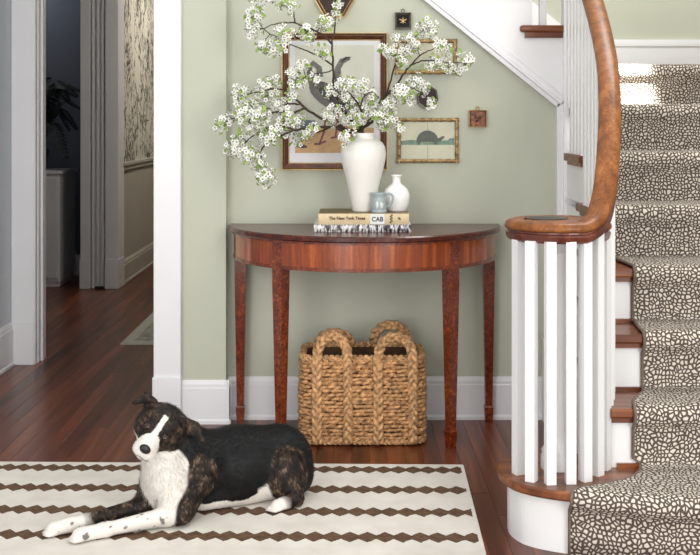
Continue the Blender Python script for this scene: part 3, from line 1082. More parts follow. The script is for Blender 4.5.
lin_ = layered([(inn, 0.006), (inn, BH - 0.01), (inn2, BH - 0.01), (inn2, 0.02)])
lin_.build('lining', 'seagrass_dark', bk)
def braid(pts, nrm_f, width, thick):
    """three-strand plait along a path; nrm_f(p) gives the outward normal"""
    m = MB()
    pts = [Vector(p) for p in pts]
    L = [0]
    for a, b in zip(pts, pts[1:]):
        L.append(L[-1] + (b - a).length)
    lam = width * 2.15
    ds = lam / 12
    n = max(8, int(L[-1] / ds))
    base = []
    i = 0
    for k in range(n + 1):
        s_ = L[-1] * k / n
        while i < len(pts) - 2 and L[i + 1] < s_:
            i += 1
        f_ = (s_ - L[i]) / max(1e-9, L[i + 1] - L[i])
        p = pts[i].lerp(pts[i + 1], f_)
        t_ = (pts[min(i + 2, len(pts) - 1)] - pts[max(i - 1, 0)]).normalized()
        nn = Vector(nrm_f(p))
        nn = (nn - t_ * nn.dot(t_)).normalized()
        base.append((p, nn, nn.cross(t_).normalized(), s_))
    for j in range(3):
        P, Rd = [], []
        for p, nn, sd, s_ in base:
            th = 2 * PI * s_ / lam + j * 2 * PI / 3
            P.append(p + sd * math.sin(th) * width * 0.30 + nn * math.sin(2 * th) * thick * 0.62)
            Rd.append(width * 0.225 * (0.88 + 0.18 * math.cos(2 * th + 0.6)))
        m.tube(P, Rd, 8)
    return m
# rim plait
rim = [(p[0], p[1], BH - 0.004) for p in outl] + [(outl[0][0], outl[0][1], BH - 0.004)]
braid(rim, lambda p: (0, -0.5, 0.8), 0.030, 0.012).build('rim', 'braid_grass', bk)
foot = [(p[0], p[1], 0.014) for p in rrect(BX0 - 0.004, BX1 + 0.004, BY0 - 0.004, BY1 + 0.004, 0.05)]
braid(foot + foot[:1], lambda p: (p.x - 0.046, (p.y - 4.385) * 2, 0.02), 0.026, 0.011).build('base_braid', 'braid_grass', bk)
def handle(xa, xb, yf, ztop, zlow, lean):
    pts = []
    xm, hw = (xa + xb) / 2, (xb - xa) / 2
    zs = BH - 0.015
    for k in range(9):
        pts.append((xa, yf, zlow + (zs - zlow) * k / 8))
    for k in range(1, 16):
        a = PI - PI * k / 16
        zz = zs + (ztop - zs) * math.sin(a) ** 0.75
        pts.append((xm + hw * math.cos(a), yf + lean * (zz - zs) / (ztop - zs), zz))
    for k in range(9):
        pts.append((xb, yf, zs - (zs - zlow) * k / 8))
    sgn = -1 if yf < 4.38 else 1
    return braid(pts, lambda p: (0, sgn, 0.001), 0.044, 0.0155)
handle(-0.122, -0.008, BY0 - 0.017, 0.402, 0.012, 0.03).build('handle', 'braid_grass', bk)
handle(0.104, 0.232, BY0 - 0.017, 0.400, 0.012, 0.03).build('handle', 'braid_grass', bk)
handle(-0.125, 0.004, BY1 + 0.012, 0.375, 0.15, -0.05).build('handle', 'braid_grass', bk)
handle(0.09, 0.228, BY1 + 0.012, 0.405, 0.15, -0.04).build('handle', 'braid_grass', bk)

# ------------------------------------------------------------------ rugs
rt = bpy.data.objects.new('x', None)
def rug_mesh():
    m = MB()
    bm = bmesh.new()
    bmesh.ops.create_cube(bm, size=1.0)
    for v in bm.verts:
        v.co = Vector((-1.0 + v.co.x * 2.0, -0.85 + v.co.y * 1.7, 0.004 + v.co.z * 0.008))
    bmesh.ops.bevel(bm, geom=bm.edges[:], offset=0.002, segments=2, affect='EDGES')
    return m.frombm(bm)
bpy.data.objects.remove(rt)
rug = rug_mesh().build('rug', 'rug_flatweave')
rug.location = (0.394, 3.992, 0)
rug.rotation_euler = (0, 0, -0.022)
tag(rug, 'cream flatweave rug with brown diamond-chain stripes under the dog', 'rug')

plain('hall_rug_field', (150, 146, 134), 0.95, 0.35, 30)
plain('hall_rug_border', (176, 172, 160), 0.95, 0.1, 30)
hrug = thing('hall_rug', 'faded grey-beige runner rug lying in the dark hallway', 'rug', (-0.95, 7.3, 0))
MB().box(-1.23, -0.66, 6.16, 8.4, 0.0, 0.008, 0.002).build('border', 'hall_rug_border', hrug)
MB().box(-1.17, -0.72, 6.24, 8.32, 0.004, 0.0095).build('field', 'hall_rug_field', hrug)

# ------------------------------------------------------------------ pictures on the wall
YW = WB
def framed(name, label, cat, x0, x1, z0, z1):
    return thing(name, label, cat, ((x0 + x1) / 2, YW, z0), 'pictures on the green wall')
def rect_frame(x0, x1, z0, z1, w_, y0, y1, bev=0.002):
    m = MB()
    def q(a, b, c, d):
        pass
    pr = [(0, 0), (0, 1), (0.15, 1.0), (0.5, 0.85), (1.0, 0.55), (1.0, 0)]   # (across, height toward the room)
    d = y1 - y0
    cs = [((x0, z0), (1, 1)), ((x1, z0), (-1, 1)), ((x1, z1), (-1, -1)), ((x0, z1), (1, -1))]
    n = len(pr)
    vs = []
    for (cx, cz), (sx_, sz) in cs:
        for a, h in pr:
            vs.append((cx + sx_ * a * w_, y1 - h * d, cz + sz * a * w_))
    fs = []
    for i in range(4):
        j = (i + 1) % 4
        for k in range(n):
            k2 = (k + 1) % n
            fs.append((i * n + k, i * n + k2, j * n + k2, j * n + k))
    return m.add(vs, fs)
def flat(poly, y, th=0.0006):
    return MB().prism(poly, 'Y', y, y + th)
def ell(cx, cz, a, b, n=20, rot=0):
    return [(cx + a * math.cos(2 * PI * k / n) * math.cos(rot) - b * math.sin(2 * PI * k / n) * math.sin(rot), cz + a * math.cos(2 * PI * k / n) * math.sin(rot) + b * math.sin(2 * PI * k / n) * math.cos(rot)) for k in range(n)]
def ribbon(pts, ws):
    P = [Vector(p) for p in pts]
    L, Rr = [], []
    for i in range(len(P)):
        t_ = (P[min(i + 1, len(P) - 1)] - P[max(i - 1, 0)]).normalized()
        nn = Vector((-t_.y, t_.x))
        L.append((P[i] + nn * ws[i])[:])
        Rr.append((P[i] - nn * ws[i])[:])
    return L + Rr[::-1]
def W2(px, py, Y=4.622):
    v = at(px, py, Y)
    return (v.x, v.z)

# large bird print
x0, x1, z0, z1 = -0.2735, 0.1495, 1.003, 1.5535
pic = framed('framed_print', 'large framed print of two long-necked grey birds behind the blossoms', 'picture', x0, x1, z0, z1)
rect_frame(x0, x1, z0, z1, 0.010, 4.610, YW).build('gilt_edge', 'gold', pic)
rect_frame(x0 + 0.009, x1 - 0.009, z0 + 0.009, z1 - 0.009, 0.018, 4.613, YW).build('frame', 'frame_brown', pic)
rect_frame(x0 + 0.026, x1 - 0.026, z0 + 0.026, z1 - 0.026, 0.004, 4.622, YW).build('gilt_slip', 'gold', pic)
MB().box(x0 + 0.02, x1 - 0.02, 4.630, YW, z0 + 0.02, z1 - 0.02).build('mat_board', 'mat_board', pic)
pr_x0, pr_x1 = W2(295, 0)[0], W2(374, 0)[0]
pz1, pz0 = W2(0, 45)[1], W2(0, 153)[1]
pp = MB().box(pr_x0, pr_x1, 4.6292, 4.6302, pz0, pz1).build('print', 'print_paper', pic)
yl = 4.6286
zg = W2(0, 128)[1]
flat([(pr_x0, pz0), (pr_x1, pz0), (pr_x1, zg), (pr_x0 + 0.15, zg + 0.012), (pr_x0 + 0.08, zg - 0.004), (pr_x0, zg)], yl).build('painted_ground', 'print_sand', pp)
flat([(pr_x0, zg - 0.004), (pr_x0 + 0.085, zg - 0.002), (pr_x0 + 0.08, zg + 0.03), (pr_x0 + 0.02, zg + 0.035), (pr_x0, zg + 0.02)], yl - 0.0003).build('painted_hills', 'print_slate', pp)
flat(ell(*W2(331, 97), 0.10, 0.045, rot=-0.55), yl - 0.0008).build('painted_bird_body', 'print_grey', pp)
flat(ell(*W2(336, 98), 0.078, 0.024, rot=-0.5), yl - 0.0012).build('painted_bird_wing', 'print_black', pp)
flat(ribbon([W2(315, 88), W2(311, 76), W2(309, 68), W2(313, 63), W2(319, 68), W2(320, 77)], [0.02, 0.016, 0.012, 0.011, 0.012, 0.013]), yl - 0.0015).build('painted_bird_neck', 'print_grey', pp)
flat(ribbon([W2(341, 90), W2(338, 78), W2(338, 68), W2(342, 61), W2(350, 58)], [0.018, 0.014, 0.012, 0.012, 0.006]), yl - 0.0018).build('painted_bird_neck', 'print_grey', pp)
flat(ribbon([W2(341, 62), W2(346, 58), W2(351, 57)], [0.004, 0.006, 0.001]), yl - 0.0021).build('painted_bird_head', 'print_black', pp)
for pts in ([W2(326, 112), W2(324, 132), W2(319, 145)], [W2(338, 112), W2(337, 128), W2(335, 138)], [W2(314, 144), W2(319, 144), W2(326, 141)], [W2(331, 138), W2(336, 137), W2(342, 134)]):
    flat(ribbon(pts, [0.004] * 3), yl - 0.0011).build('painted_bird_leg', 'print_red', pp)
flat(ell(*W2(301, 146), 0.026, 0.008, 12, -0.15), yl - 0.0014).build('painted_small_bird', 'print_black', pp)
MB().box(x0 + 0.025, x1 - 0.025, 4.6235, 4.6245, z0 + 0.025, z1 - 0.025).build('glass', 'picture_glass', pic)

def bamboo_frame(name, label, x0, x1, z0, z1):
    p = framed(name, label, 'picture', x0, x1, z0, z1)
    r = 0.0085
    def stick(a, b):
        a, b = Vector(a), Vector(b)
        n = max(3, int((b - a).length / 0.035))
        pts, rad = [], []
        for k in range(n):
            for f_, rr in ((0.0, 1.22), (0.07, 0.95), (0.5, 0.86), (0.93, 0.95)):
                pts.append(a.lerp(b, (k + f_) / n))
                rad.append(r * rr)
        pts.append(b)
        rad.append(r * 1.2)
        return MB().tube(pts, rad, 10)
    yy = YW - r - 0.004
    for a, b in (((x0, yy, z0 + r), (x1, yy, z0 + r)), ((x0, yy, z1 - r), (x1, yy, z1 - r)), ((x0 + r, yy, z0), (x0 + r, yy, z1)), ((x1 - r, yy, z0), (x1 - r, yy, z1))):
        stick(a, b).build('frame_rail', 'gilt_bamboo', p)
    pr_ = MB().box(x0 + r, x1 - r, 4.632, YW, z0 + r, z1 - r).build('print', 'print_aged', p)
    MB().box(x0 + r, x1 - r, 4.6265, 4.6275, z0 + r, z1 - r).build('glass', 'picture_glass', p)
    return p, pr_
p, pr_ = bamboo_frame('framed_print', 'gilt bamboo framed print of a turtle, right of the white vase', 0.189, 0.438, 1.031, 1.213)
yl = 4.6312
flat([(0.205, 1.104), (0.42, 1.104), (0.42, 1.125), (0.38, 1.122), (0.30, 1.118), (0.25, 1.124), (0.205, 1.12)], yl).build('painted_grass', 'print_green', pr_)
flat([(0.262, 1.116)] + [(0.312 + 0.045 * math.cos(PI - PI * k / 12), 1.116 + 0.046 * math.sin(PI * k / 12)) for k in range(13)], yl - 0.0004).build('painted_turtle_shell', 'print_turtle', pr_)
flat([(0.345, 1.116), (0.352, 1.128), (0.374, 1.140), (0.381, 1.138), (0.379, 1.131), (0.362, 1.118)], yl - 0.0007).build('painted_turtle_head', 'print_turtle', pr_)
flat([(0.272, 1.118), (0.284, 1.118), (0.282, 1.104), (0.27, 1.104)], yl - 0.0007).build('painted_turtle_leg', 'print_turtle', pr_)
flat([(0.336, 1.118), (0.350, 1.118), (0.352, 1.104), (0.338, 1.104)], yl - 0.0007).build('painted_turtle_leg', 'print_turtle', pr_)
flat([(0.395, 1.122), (0.42, 1.122), (0.42, 1.131), (0.40, 1.130)], yl - 0.0005).build('painted_bush', 'print_slate', pr_)
MB().box(0.3125, 0.314, 4.6308, 4.632, 1.04, 1.204).build('fold_line', 'gilt_bamboo', pr_)
p, pr_ = bamboo_frame('framed_print', 'gilt bamboo framed landscape print mostly hidden by blossoms, above the turtle', 0.18, 0.431, 1.388, 1.530)
flat([(0.196, 1.40), (0.414, 1.40), (0.414, 1.43), (0.35, 1.436), (0.28, 1.428), (0.196, 1.432)], yl).build('painted_grass', 'print_sage', pr_)

def ngon(cx, cz, r, n, rot=0, sx=1.0, sz=1.0):
    return [(cx + sx * r * math.cos(rot + 2 * PI * k / n), cz + sz * r * math.sin(rot + 2 * PI * k / n)) for k in range(n)]
def ngon_ring(cx, cz, r0, r1, n, y0, y1, rot=0, sx=1.0, sz=1.0):
    A, B = ngon(cx, cz, r0, n, rot, sx, sz), ngon(cx, cz, r1, n, rot, sx, sz)
    vs = [(p[0], y1, p[1]) for p in A] + [(p[0], y0, p[1]) for p in A] + [(p[0], y0 + 0.003, p[1]) for p in B] + [(p[0], y1, p[1]) for p in B]
    fs = []
    for r_ in range(4):
        r2 = (r_ + 1) % 4
        for k in range(n):
            k2 = (k + 1) % n
            fs.append((r_ * n + k, r_ * n + k2, r2 * n + k2, r2 * n + k))
    return MB().add(vs, fs)
hx = framed('hexagonal_mirror', 'hexagonal dark mirror with a thin gold rim above the bird print', 'mirror', -0.14, 0.02, 1.61, 1.75)
ngon_ring(-0.062, 1.685, 0.080, 0.0755, 6, 4.615, YW).build('outer_rim', 'gold', hx)
ngon_ring(-0.062, 1.685, 0.0755, 0.066, 6, 4.619, YW).build('inner_frame', 'frame_brown', hx)
ngon_ring(-0.062, 1.685, 0.066, 0.0625, 6, 4.618, YW).build('inner_rim', 'gold', hx)
MB().prism(ngon(-0.062, 1.685, 0.065, 6), 'Y', 4.626, 4.636).build('mirror_face', 'mirror_dark', hx)
oc = framed('octagonal_mirror', 'little octagonal dark mirror in a silver rim above the turtle print', 'mirror', 0.27, 0.355, 1.25, 1.34)
ngon_ring(0.311, 1.296, 0.049, 0.041, 8, 4.616, YW, PI / 8 + 0.2, 0.92, 1.0).build('rim', 'antique_silver', oc)
MB().prism(ngon(0.311, 1.296, 0.043, 8, PI / 8 + 0.2, 0.92, 1.0), 'Y', 4.624, 4.636).build('mirror_face', 'mirror_dark', oc)
def ring_loop(cx, cz, r, name, mat, parent):
    pts = [(cx + r * math.cos(2 * PI * k / 14), 4.628, cz + r * math.sin(2 * PI * k / 14)) for k in range(15)]
    MB().tube(pts, 0.0018, 6).build(name, mat, parent)
bee = framed('framed_bee', 'tiny black square frame with a gold bee and hanging ring', 'picture', 0.18, 0.245, 1.566, 1.638)
rect_frame(0.180, 0.246, 1.568, 1.636, 0.010, 4.614, YW).build('frame', 'antique_silver', bee)
vb_ = MB().box(0.188, 0.238, 4.626, YW, 1.576, 1.628).build('velvet_backing', 'velvet_black', bee)
g = MB()
g.blob((0.213, 4.6235, 1.601), Z_, X, Y_, 0.011, 0.004, 0.003)
for s_ in (-1, 1):
    g.blob((0.213 + s_ * 0.008, 4.6235, 1.606), (X * s_ + Z_ * 0.35).normalized(), (Z_ - X * s_ * 0.35).normalized(), Y_, 0.009, 0.003, 0.002)
    g.blob((0.213 + s_ * 0.006, 4.6235, 1.597), (X * s_ - Z_ * 0.5).normalized(), (Z_ + X * s_ * 0.5).normalized(), Y_, 0.007, 0.002, 0.002)
g.blob((0.213, 4.6235, 1.613), Z_, X, Y_, 0.004, 0.004, 0.003)
g.build('gold_bee', 'gold', bee)
ring_loop(0.213, 1.643, 0.007, 'hanging_ring', 'antique_silver', bee)
cp = framed('copper_plaque', 'tiny coppery square plaque with hanging ring, right of the turtle print', 'picture', 0.478, 0.548, 1.175, 1.245)
rect_frame(0.479, 0.549, 1.175, 1.244, 0.007, 4.616, YW).build('frame', 'brass_ring', cp)
MB().box(0.484, 0.544, 4.622, YW, 1.180, 1.239).build('plaque_face', 'copper_tile', cp)
g = MB()
g.blob((0.514, 4.6215, 1.212), X, Z_, Y_, 0.014, 0.006, 0.002)
g.blob((0.508, 4.6215, 1.204), X, Z_, Y_, 0.008, 0.009, 0.002)
g.build('relief', 'copper_tile', cp)
ring_loop(0.513, 1.251, 0.007, 'hanging_ring', 'brass_ring', cp)

# ------------------------------------------------------------------ blossom branches
mouth = Vector((VX, VY, ZB + 0.29))
def mk_branch(label, lines, clusters, green=0.16):
    """lines: (pixel polyline, depth list, r0, r1); clusters: (px,py,rpx,Y)"""
    t_ = thing('blossom_branch', label, 'flowers', mouth, 'blossom branches in the white vase')
    segs = []
    first = True
    for pl, ds, r0, r1 in lines:
        C = [at(px_, py_, d) for (px_, py_), d in zip(pl, ds)]
        if first:
            C = [Vector((VX + random.uniform(-0.015, 0.015), VY + random.uniform(-0.015, 0.015), ZB + 0.05)), Vector((VX + random.uniform(-0.015, 0.015), VY + random.uniform(-0.012, 0.012), ZB + 0.285))] + C
            first = False
        P = catmull(C, 5)
        P = [p + Vector((random.uniform(-1, 1), random.uniform(-1, 1), random.uniform(-1, 1))) * 0.002 for p in P]
        n = len(P)
        MB().tube(P, [1.25 * (r0 + (r1 - r0) * i / (n - 1)) for i in range(n)], 7).build('stem' if len(segs) == 0 else 'twig', 'branch_bark', t_)
        segs += P[8:] if len(segs) == 0 else P
    pet, ant, lf, tw = MB(), MB(), MB(), MB()
    for cl in clusters:
        px_, py_, rp = cl[:3]
        q0 = at(px_, py_, 4.4)
        near = min(segs, key=lambda p: (at(px_, py_, p.y) - p).length)
        Yc = min(4.53, max(4.18, near.y + random.uniform(-0.05, 0.05)))
        c = at(px_, py_, Yc)
        rad = rp * Yc / F
        if (c - near).length > 0.004:
            tw.tube([near, near.lerp(c, 0.5) + Vector((0, 0, 0.004)), c], [0.0018, 0.0015, 0.0012], 5)
        nf = int(6 + (rp / 10.0) ** 2 * 27)
        for i in range(nf):
            d = Vector((random.gauss(0, 1), random.gauss(0, 1) - 0.25, random.gauss(0, 1))).normalized()
            p = c + d * rad * random.uniform(0.45, 1.18)
            if i % 3 == 0:
                tw.tube([c, p - d * 0.004], [0.0009, 0.0007], 4, caps=False)
            nrm = (d + Vector((random.gauss(0, .35), random.gauss(0, .35) - 0.35, random.gauss(0, .35)))).normalized()
            u = nrm.orthogonal().normalized()
            v = nrm.cross(u)
            a0 = random.uniform(0, 6.28)
            fr_ = random.uniform(0.0085, 0.0112)
            for k in range(5):
                a = a0 + k * 2 * PI / 5
                e = u * math.cos(a) + v * math.sin(a)
                s_ = nrm.cross(e)
                cup = random.uniform(0.05, 0.4)
                b0 = p + e * fr_ * 0.12
                m1 = p + e * fr_ * 0.62 + nrm * fr_ * cup * 0.35
                tip = p + e * fr_ * 1.02 + nrm * fr_ * cup * 0.8
                pet.add([b0, m1 + s_ * fr_ * 0.42, tip + s_ * fr_ * 0.18, tip - s_ * fr_ * 0.18, m1 - s_ * fr_ * 0.42], [(0, 1, 2, 3, 4)], True)
            for k in range(5):
                a = random.uniform(0, 6.28)
                q = p + (u * math.cos(a) + v * math.sin(a)) * fr_ * random.uniform(0.15, 0.42) + nrm * fr_ * 0.34
                r_ = 0.0017
                ant.add([q + u * r_, q - u * r_ * 0.5 + v * r_, q - u * r_ * 0.5 - v * r_, q + nrm * r_ * 1.2], [(0, 1, 3), (1, 2, 3), (2, 0, 3), (0, 2, 1)])
        nl = int(nf * green * 1.6) + random.randint(1, 5)
        for i in range(nl):
            d = Vector((random.gauss(0, 1), random.gauss(0, 1) - 0.3, random.gauss(0, 1))).normalized()
            p = c + d * rad * random.uniform(0.5, 1.15)
            nrm = (d + Vector((random.gauss(0, .5), -0.6, random.gauss(0, .5)))).normalized()
            e = nrm.orthogonal().normalized()
            e = (e * math.cos(i * 2.1) + nrm.cross(e) * math.sin(i * 2.1)).normalized()
            s_ = nrm.cross(e)
            L = random.uniform(0.013, 0.026)
            wd = L * 0.30
            lf.add([p, p + e * L * 0.35 + s_ * wd + nrm * 0.002, p + e * L * 0.75 + s_ * wd * 0.7, p + e * L - nrm * 0.003, p + e * L * 0.75 - s_ * wd * 0.7, p + e * L * 0.35 - s_ * wd + nrm * 0.002, p + e * L * 0.4 - nrm * 0.0015],
                   [(0, 1, 6), (1, 2, 6), (2, 3, 6), (3, 4, 6), (4, 5, 6), (5, 0, 6)], True)
    for m_, nm, mt in ((tw, 'flower_stalks', 'branch_bark'), (pet, 'blossoms', 'petal'), (ant, 'anthers', 'anther'), (lf, 'leaves', 'leaf_green')):
        if m_.v:
            ob = m_.build(nm, mt, t_, fix=False)
            ob['kind'] = 'stuff'
    return t_

mk_branch('long blossom branch arching to the far left of the white vase', [
    ([(350, 131), (335, 124), (319, 117), (305, 108), (292, 96), (280, 89), (262, 91), (243, 95)], [4.37, 4.36, 4.35, 4.35, 4.36, 4.37, 4.38, 4.4], 0.0062, 0.0016),
    ([(305, 108), (292, 113), (278, 112), (258, 115), (238, 117), (222, 123)], [4.35, 4.32, 4.30, 4.29, 4.30, 4.31], 0.0040, 0.0012),
    ([(300, 104), (285, 104), (270, 108), (252, 106)], [4.35, 4.4, 4.43, 4.45], 0.003, 0.001)],
    [(241, 93, 9), (238, 99, 6), (269, 87, 12), (262, 95, 8), (253, 107, 10), (222, 124, 9), (230, 119, 5), (249, 122, 11), (277, 106, 10), (240, 112, 7), (262, 114, 9), (290, 97, 7), (297, 119, 8), (286, 114, 9)], 0.2)
mk_branch('drooping blossom branch hanging low on the left beside the table', [
    ([(347, 132), (330, 127), (312, 128), (296, 130), (280, 136), (264, 146), (261, 158), (264, 170), (268, 182)], [4.34, 4.31, 4.28, 4.27, 4.26, 4.27, 4.28, 4.29, 4.3], 0.0055, 0.0014),
    ([(296, 130), (278, 126), (262, 130), (248, 140), (238, 149)], [4.27, 4.31, 4.33, 4.34, 4.35], 0.0034, 0.0012),
    ([(330, 127), (322, 131), (312, 134), (304, 138)], [4.31, 4.34, 4.38, 4.4], 0.003, 0.001)],
    [(280, 129, 11), (270, 137, 10), (236, 147, 11), (250, 154, 11), (243, 138, 8), (259, 164, 9), (267, 178, 10), (262, 172, 7), (262, 128, 8), (290, 122, 8), (312, 131, 8), (303, 136, 8), (296, 142, 5)], 0.22)
mk_branch('tall upright blossom branch rising above the bird print', [
    ([(352, 122), (341, 106), (334, 86), (333, 62), (332, 44), (335, 28), (335, 14)], [4.38, 4.38, 4.38, 4.38, 4.37, 4.36, 4.35], 0.0060, 0.0018),
    ([(332, 44), (325, 37), (314, 30), (304, 26), (294, 23), (278, 23), (263, 29)], [4.37, 4.36, 4.35, 4.33, 4.32, 4.31, 4.30], 0.0036, 0.0014),
    ([(295, 23), (293, 12), (287, 2), (279, -8)], [4.32, 4.31, 4.3, 4.3], 0.0022, 0.001),
    ([(333, 66), (322, 58), (307, 51), (292, 45), (280, 43)], [4.38, 4.34, 4.31, 4.29, 4.28], 0.0030, 0.0012),
    ([(263, 29), (270, 34), (277, 37), (281, 42)], [4.30, 4.29, 4.28, 4.28], 0.0016, 0.001),
    ([(333, 70), (322, 73), (310, 75), (300, 80)], [4.38, 4.36, 4.33, 4.31], 0.002, 0.001)],
    [(259, 2, 8), (268, -3, 8), (255, 16, 9), (253, 30, 9), (285, 5, 9), (292, 8, 6), (271, 48, 10), (280, 45, 9), (285, 34, 9), (262, 47, 7), (304, 33, 9), (310, 38, 6), (327, 23, 9), (320, 28, 5), (336, 16, 5), (338, 4, 5), (323, 51, 7), (302, 66, 7), (300, 82, 7), (313, 78, 6), (293, 84, 5), (291, 74, 5)], 0.26)
mk_branch('short full blossom branch clustered just above the mouth of the white vase', [
    ([(362, 122), (360, 108), (352, 96), (342, 88), (330, 90)], [4.36, 4.33, 4.31, 4.3, 4.3], 0.0050, 0.0014),
    ([(360, 108), (364, 97), (372, 92), (379, 98)], [4.33, 4.32, 4.31, 4.3], 0.0026, 0.001),
    ([(366, 126), (371, 117), (382, 110), (392, 108)], [4.35, 4.32, 4.3, 4.3], 0.003, 0.001),
    ([(355, 131), (345, 128), (337, 120), (332, 114)], [4.33, 4.3, 4.27, 4.26], 0.0028, 0.001)],
    [(333, 115, 11), (329, 92, 7), (342, 86, 9), (351, 83, 6), (361, 88, 10), (371, 94, 7), (355, 104, 9), (366, 110, 10), (353, 120, 10), (360, 117, 7), (378, 117, 9), (347, 137, 9), (389, 107, 8), (392, 120, 9), (399, 128, 6), (374, 103, 7), (344, 97, 6), (384, 126, 6)], 0.12)
mk_branch('blossom branch reaching right across the small gilt frames', [
    ([(372, 122), (376, 108), (386, 95), (397, 84), (405, 72), (413, 64), (428, 60), (445, 62), (462, 63)], [4.38, 4.38, 4.38, 4.37, 4.36, 4.35, 4.35, 4.35, 4.36], 0.0055, 0.0013),
    ([(411, 65), (420, 56), (430, 50), (442, 47)], [4.35, 4.33, 4.32, 4.31], 0.0026, 0.001),
    ([(386, 95), (392, 76), (398, 58), (408, 42), (420, 33), (427, 27)], [4.38, 4.36, 4.34, 4.33, 4.32, 4.31], 0.0030, 0.001),
    ([(380, 103), (390, 93), (402, 86), (412, 88), (420, 92), (430, 100)], [4.38, 4.34, 4.31, 4.31, 4.31, 4.32], 0.0028, 0.001)],
    [(426.5, 27, 10), (432, 30, 6), (412, 40, 8), (398, 38, 6), (393, 53, 8), (387, 50, 5), (406, 51, 9), (416, 48, 6), (441, 45, 8), (449, 49, 7), (437, 61, 8), (430, 66, 5), (465, 63, 10), (458, 70, 6), (448, 69, 6), (416, 83, 9), (402, 93, 10), (408, 101, 7), (396, 99, 6), (425, 88, 7), (432, 103, 6), (387, 104, 7), (383, 49, 5), (402, 62, 6)], 0.16)

# ------------------------------------------------------------------ dark room: cabinet, fern, outlet
cb = thing('cabinet', 'low pale grey cabinet inside the dark room beyond the doorway', 'cabinet', (-2.42, 8.6, 0))
MB().box(-2.75, -2.10, 8.33, 8.80, 0.03, 0.815, 0.004).build('body', 'trim_white', cb)
MB().box(-2.765, -2.086, 8.315, 8.81, 0.815, 0.84, 0.004).build('cabinet_top', 'trim_white', cb)
MB().box(-2.74, -2.11, 8.34, 8.79, 0.0, 0.03).build('plinth', 'trim_white', cb)
dr = MB().box(-2.73, -2.12, 8.318, 8.331, 0.06, 0.79, 0.004).build('door', 'trim_white', cb)
MB().lathe([(0.004, 0), (0.004, -0.012), (0.012, -0.016), (0.012, -0.024), (0.004, -0.028)], (-2.66, 8.318, 0.5), 12, axis='Y').build('knob', 'dark_metal', dr)
fern = thing('potted_fern', 'dark feathery fern standing on the cabinet in the dark room', 'plant', (-2.34, 8.58, 0.84))
MB().lathe([(0.0, 0), (0.07, 0), (0.09, 0.13), (0.096, 0.15), (0.084, 0.15), (0.08, 0.13), (0.0, 0.125)], (-2.34, 8.58, 0.84), 20).build('pot', 'pot_dark', fern)
for k in range(24):
    a = 2 * PI * k / 24 + 0.2
    L = random.uniform(0.28, 0.42)
    hgt = random.uniform(0.34, 0.62)
    drop = random.uniform(0.05, 0.35)
    P = []
    for i in range(13):
        s_ = i / 12
        P.append(Vector((-2.34 + math.cos(a) * L * s_ ** 1.1, 8.58 + math.sin(a) * min(L, 0.25) * s_, 0.97 + hgt * math.sin(min(1, s_ * 1.3) * PI * 0.55) - drop * s_ * s_ * 1.2)))
    m = MB().tube(P, 0.0022, 4)
    for i in range(1, 12):
        for sd in (-1, 1):
            for q in (0.0, 0.5):
                p = P[i].lerp(P[i + 1], q)
                t_ = (P[i + 1] - P[i]).normalized()
                sv = t_.cross(Vector((0, -0.4, 1))).normalized() * sd
                ln = 0.085 * math.sin(PI * (0.15 + 0.8 * (i + q) / 12.5))
                e = (sv + t_ * 0.4 - Z_ * 0.25).normalized()
                m.add([p, p + e * ln * 0.5 + t_ * 0.015, p + e * ln, p + e * ln * 0.5 - t_ * 0.015], [(0, 1, 2, 3)])
    m.build('frond', 'fern_green', fern, fix=False)
ot = thing('wall_outlet', 'small white electrical outlet on the dark room baseboard', 'outlet', (-2.2, 8.93, 0.05))
MB().box(-2.245, -2.165, 8.924, 8.935, 0.05, 0.115, 0.002).build('cover_plate', 'white_paint', ot)
for xx in (-2.232, -2.198):
    MB().box(xx, xx + 0.02, 8.921, 8.926, 0.07, 0.096).build('socket', 'dark_metal', ot)
ds = MB().box(-1.822, -1.762, 8.205, 8.235, 0.0, 0.018, 0.003).build('door_wedge', 'dark_metal', None, (-1.79, 8.22, 0))
tag(ds, 'small black door wedge at the foot of the far door casing', 'door wedge')

# ------------------------------------------------------------------ the dog
def smin(a, b, k):
    h = np.clip(0.5 + 0.5 * (b - a) / k, 0, 1)
    return b + (a - b) * h - k * h * (1 - h)
def sd_cone(p, a, b, ra, rb):
    a, b = np.array(a), np.array(b)
    ba = b - a
    t_ = np.clip(((p - a) @ ba) / (ba @ ba), 0, 1)
    return np.linalg.norm(p - a - t_[..., None] * ba, axis=-1) - (ra + (rb - ra) * t_)
def sd_ell(p, c, r, Rm=None):
    q = p - np.array(c)
    if Rm is not None:
        q = q @ Rm            # columns = local axes in world
    r = np.array(r)
    k0 = np.linalg.norm(q / r, axis=-1)
    k1 = np.linalg.norm(q / (r * r), axis=-1)
    return k0 * (k0 - 1) / np.maximum(k1, 1e-9)
def sd_tri(p, a, b, c, th):
    a, b, c = map(np.array, (a, b, c))
    ba, cb_, ac = b - a, c - b, a - c
    pa, pb, pc = p - a, p - b, p - c
    nor = np.cross(ba, ac)
    ins = (np.sign(pa @ np.cross(ba, nor)) + np.sign(pb @ np.cross(cb_, nor)) + np.sign(pc @ np.cross(ac, nor)))
    def seg(e, q):
        t_ = np.clip((q @ e) / (e @ e), 0, 1)[..., None]
        return ((e * t_ - q) ** 2).sum(-1)
    d_edge = np.minimum(np.minimum(seg(ba, pa), seg(cb_, pb)), seg(ac, pc))
    d_pl = (pa @ nor) ** 2 / (nor @ nor)
    return np.sqrt(np.where(ins < 2.0, d_edge, d_pl)) - th

